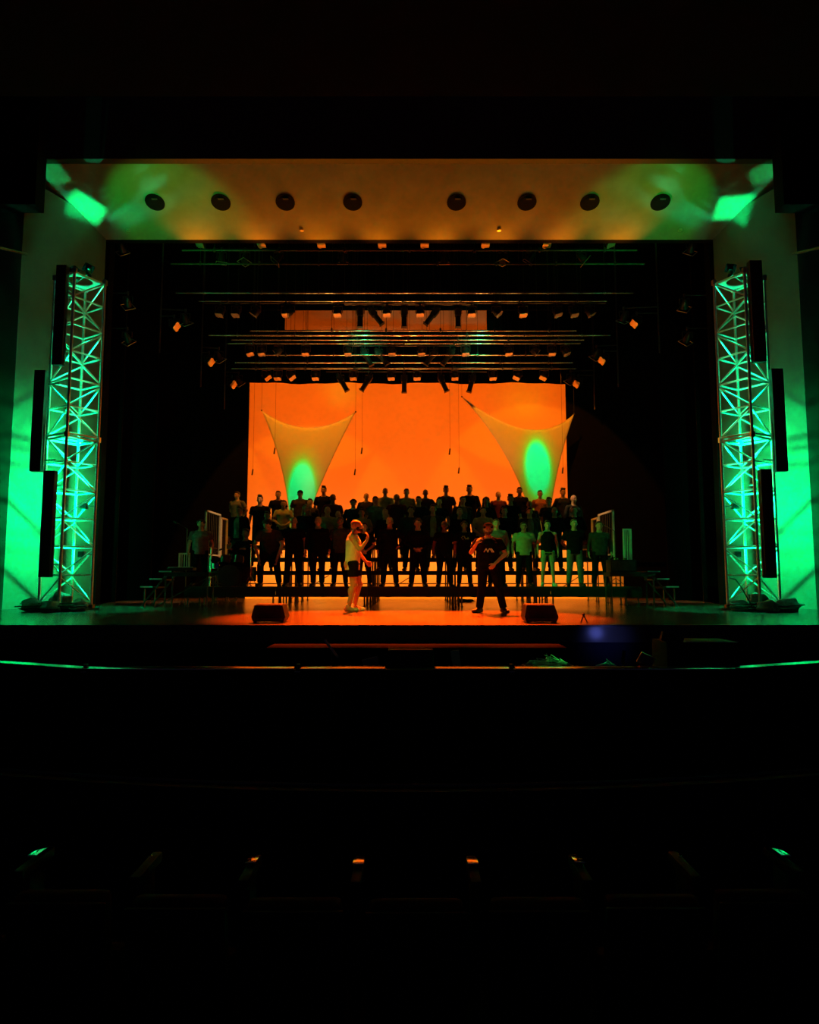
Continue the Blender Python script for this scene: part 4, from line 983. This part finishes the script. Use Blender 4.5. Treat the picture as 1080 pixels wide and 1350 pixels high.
def print_patch(r, seed, c):
    key = 'print%d' % seed
    if key not in CACHE:
        m = MB()
        if seed == 1:
            for x, t in ((-.055, .5), (-.02, -.45), (.005, .45), (.05, -.5), (.075, -.5)):
                m.box((x, -.150+abs(x)*.12, 1.235), (.018, .02, .085), Matrix.Rotation(t, 3, 'Y'))
        else:
            rd = random.Random(8)
            for k in range(16): m.box((rd.uniform(-.10, .10), -.158, 1.33+rd.uniform(-.045, .045)), (.03, .02, .014), Matrix.Rotation(rd.uniform(-.8, .8), 3, 'Y'))
        me = m.mesh(key, False); CACHE[key] = me
    pobj('shirt_print', CACHE[key], c, r)
DESC = dict(ck='black', cn='navy', cg='grey', cd='charcoal', cw='white', co='rust-brown', cm='maroon', ct='olive')
TOPN = dict(tee='tee', long='long-sleeved top', tank='tank top', jacket='open jacket')
# (head px, head-top py, pose, top, colour, trousers, colour, hair, hair colour, turn, extra words)
TOPROW = [(313, 648, 'back', 'tee', 'cg', 'short', 'hairk', 'skin', -20), (367, 647, 'sides', 'tee', 'ck', 'short', 'hairk', 'skin', 4), (396, 646, 'back', 'tee', 'cd', 'cap', 'ck', 'skin', 0), (427, 641, 'back', 'tee', 'ck', 'quiff', 'hairk', 'skin', -5),
 (483, 650, 'back', 'long', 'cn', 'buzz', 'hairk', 'skin', 0), (508, 643, 'back', 'long', 'ct', 'buzz', 'hairk', 'skin', 3), (536, 644, 'sides', 'long', 'ct', 'short', 'hairb', 'skin', 6), (561, 645, 'hip', 'tee', 'cm', 'buzz', 'hairk', 'skind', 0),
 (588, 641, 'back', 'tee', 'cm', 'quiff', 'hairk', 'skin', 0), (619, 640, 'sides', 'long', 'ck', 'quiff', 'hairk', 'skin', -12), (657, 648, 'back', 'tee', 'cm', 'buzz', 'hairk', 'skin', 5), (685, 642, 'sides', 'long', 'ck', 'short', 'hairk', 'skind', -10),
 (712, 646, 'back', 'tee', 'co', 'short', 'hairk', 'skin', 0), (742, 644, 'back', 'long', 'cn', 'quiff', 'hairk', 'skin', 6)]
THIRD = [(343, 653, 'sides', 'tee', 'ck', 'quiff', 'hairk', 'skin', 0), (374, 659, 'clasp', 'tee', 'ct', 'short', 'hairb', 'skin', 8), (409, 657, 'sides', 'long', 'cd', 'short', 'hairb', 'skin', 0), (439, 651, 'sides', 'tee', 'cm', 'buzz', 'hairk', 'skind', 10),
 (466, 658, 'back', 'long', 'cn', 'curly', 'hairk', 'skin', 0), (495, 654, 'sides', 'tee', 'cg', 'short', 'hairb', 'skin', 0), (523, 651, 'back', 'tee', 'cm', 'buzz', 'hairk', 'skind', 0), (552, 654, 'sides', 'long', 'cn', 'short', 'hairk', 'skin', -4),
 (579, 656, 'sides', 'tee', 'cn', 'short', 'hairk', 'skin', 0), (610, 654, 'sides', 'jacket', 'cd', 'short', 'hairk', 'skin', 14), (641, 655, 'clasp', 'long', 'cn', 'long', 'hairk', 'skin', 0), (673, 652, 'sides', 'tee', 'ck', 'quiff', 'hairk', 'skin', -10),
 (698, 660, 'sides', 'long', 'cm', 'buzz', 'hairk', 'skind', 0), (724, 655, 'back', 'tee', 'cn', 'short', 'hairk', 'skin', -25), (756, 652, 'sides', 'long', 'cd', 'bald', 'hairk', 'skin', 20)]
SECOND = [(316, 667, 'sides', 'jacket', 'ck', 'short', 'hairb', 'skin', -15), (352, 674, 'clasp', 'long', 'ck', 'short', 'hairk', 'skin', 0), (404, 665, 'clasp', 'long', 'cn', 'long', 'hairl', 'skin', 10), (433, 668, 'sides', 'tee', 'ct', 'bald', 'hairl', 'skin', 0),
 (445, 672, 'back', 'long', 'ck', 'buzz', 'hairk', 'skin', 0), (477, 670, 'clasp', 'tee', 'ct', 'short', 'hairk', 'skin', 0), (508, 671, 'sides', 'long', 'ck', 'short', 'hairl', 'skin', -8), (542, 667, 'sides', 'long', 'cd', 'curly', 'hairk', 'skin', 0),
 (571, 665, 'hip', 'jacket', 'cd', 'short', 'hairb', 'skin', 0), (606, 670, 'sides', 'long', 'ck', 'short', 'hairl', 'skin', 0), (637, 668, 'clasp', 'tee', 'ct', 'short', 'hairk', 'skin', 0), (665, 668, 'back', 'long', 'ck', 'short', 'hairb', 'skin', 0),
 (698, 669, 'sides', 'jacket', 'cd', 'short', 'hairk', 'skin', 0), (731, 668, 'sides', 'long', 'ck', 'bald', 'hairk', 'skin', 0), (757, 667, 'clasp', 'long', 'ck', 'short', 'hairb', 'skin', -15)]
def place(row, lst, zi, words):
    Y, z = ROWS[zi]
    for i, (px, py, pose, top, tc, hair, hc, sk, rz) in enumerate(lst):
        p = at(px, py, Y); h = p.z-z
        nx = lst[i+1][0] if i+1 < len(lst) else 9999; pv = lst[i-1][0] if i else -9999
        dy = (-.17 if i % 2 else .19) if min(nx-px, px-pv) < 25 else 0
        r = person((p.x, Y+dy, z), h, 'singer in %s %s on the %s riser row, %s from the left' % (DESC[tc], TOPN[top], words, ORD[i]), pose, top, tc, 'trousers', random.choice(['ck', 'cn', 'ck', 'cd']), hair, hc, sk, 'shoek', rz, random.uniform(1.0, 1.1))
        if top == 'jacket': open_shirt(r, 'ct' if px == 571 else 'cg')
place('top', TOPROW, 3, 'top'); place('third', THIRD, 2, 'third'); place('second', SECOND, 1, 'second')
Y, z = ROWS[0]
def fr(px, py, label, **k):
    p = at(px, py, Y); kw = dict(group='choir singers on the risers'); kw.update(k)
    return person((p.x, Y-.05, z), (p.z-z)*k.pop('hs', 1) if 'hs' in k else p.z-z, label, **{a: b for a, b in kw.items() if a != 'hs'})
p = at(270, 686, 17.9); person((p.x, 17.6, .49), p.z-.49, 'person in grey tee seen beside the left guardrail behind the side platform', 'sides', 'tee', 'cg', 'trousers', 'ck', 'curly', 'hairk', 'skin', 'shoek', 10, 1.12)
p = at(320, 692, 17.6)
st = thing('drum_stool', 'small round black stool behind the drum kit', 'stool', (p.x, 17.92, .49)); o_ = (p.x, 17.92, .49)
MB(o_).cyl((p.x, 17.92, .93), (p.x, 17.92, .99), .17, .17, 20).build('seat', M['black'], st)
MB(o_).cyl((p.x, 17.92, .49), (p.x, 17.92, .93), .02, .02, 8).build('pole', M['steel'], st)
for k_ in range(3): MB(o_).cyl((p.x, 17.92, .66), (p.x+.2*math.cos(k_*2.1), 17.92+.2*math.sin(k_*2.1), .50), .01, .01, 6).build('leg', M['steel'], st)
person((p.x, 17.87, .49), 1.86, 'person in black sitting behind the drum kit at the left of the risers', 'seated', 'long', 'ck', 'trousers', 'ck', 'short', 'hairb', 'skin', 'shoek', -12, 1.1)
r = fr(357, 690, 'person in dark printed tee bending forward, left end of the front riser row', pose='knees', top='tee', topc='cd', hair='curly', hairc='hairk', wide=1.12, hs=1.0)
r.scale = (1.12*1.08, 1.12*1.08, 1.08)
fr(388, 681, 'broad person in black tee on the front riser row beside the bending person', pose='sides', topc='ck', hair='bald', wide=1.1)
fr(420, 681, 'person in black long-sleeved top, fourth in the front riser row', pose='sides_narrow', top='long', hair='buzz', hairc='hairl', wide=1.1)
fr(449, 681, 'person in black tee directly left of the man in white tank top, front riser row', pose='sides', topc='cd', hair='short', hairc='hairb', skin='skind')
fr(481, 689, 'person in black directly right of the man in white tank top, front riser row', pose='clasp', topc='ck', hair='short', hairc='hairk')
fr(514, 682, 'person in black with fair hair, front riser row, left of centre', pose='hip', top='long', hair='short', hairc='hairl', wide=1.12)
fr(551, 684, 'broad person in black at the centre of the front riser row', pose='clasp', top='long', hair='curly', hairc='hairb', wide=1.14)
fr(586, 687, 'person in black tee right of the centre of the front riser row', pose='sides', topc='ck', hair='short', hairc='hairl', skin='skind', wide=1.1)
r = fr(612, 687, 'person in black tee with a pale printed pattern, front riser row', pose='sides', topc='ck', hair='curly', hairc='hairk', skin='skind'); print_patch(r, 2, 'ct')
fr(654, 684, 'person in grey sweater behind the man in the black cap', pose='sides', top='long', topc='cg', hair='short', hairc='hairb', wide=1.12)
fr(690, 688, 'person in bright pale polo shirt and black trousers, front riser row', pose='sides', topc='cp', hair='short', hairc='hairk', skin='skind', wide=1.15)
fr(721, 686, 'person in black tank top and pale shiny shorts, front riser row', pose='sides', top='tank', topc='ck', bot='shorts', botc='cp', hair='short', hairc='hairk', shoe='shoew')
fr(756, 684, 'person in black tee and pale trousers, front riser row', pose='back', topc='ck', botc='cg', hair='short', hairc='hairb', wide=1.08)
fr(789, 687, 'person in dark zipped jacket at the right end of the front riser row', pose='sides', top='long', topc='cd', hair='short', hairc='hairk', wide=1.12)
# the two men standing on the stage floor
c = onf(465, 806); p = at(465, 684, c.y)
person((c.x, c.y, 0), p.z, 'man in white tank top and black shorts in profile with hand at his chin', 'chin', 'tank', 'cw', 'shorts', 'ck', 'buzz', 'hairl', 'skin', 'shoew', 90, 1.12, 'men standing on the stage floor', .007, 'hairk')
c = onf(645, 808); p = at(645, 689, c.y)
r = person((c.x, c.y, 0), p.z, 'man in black cap and printed black tee standing on the stage floor', 'rest', 'tee', 'ck', 'trousers', 'ck', 'cap', 'ck', 'skin', 'shoek', -8, 1.14, 'men standing on the stage floor', .007, 'hairb')
print_patch(r, 1, 'cw')
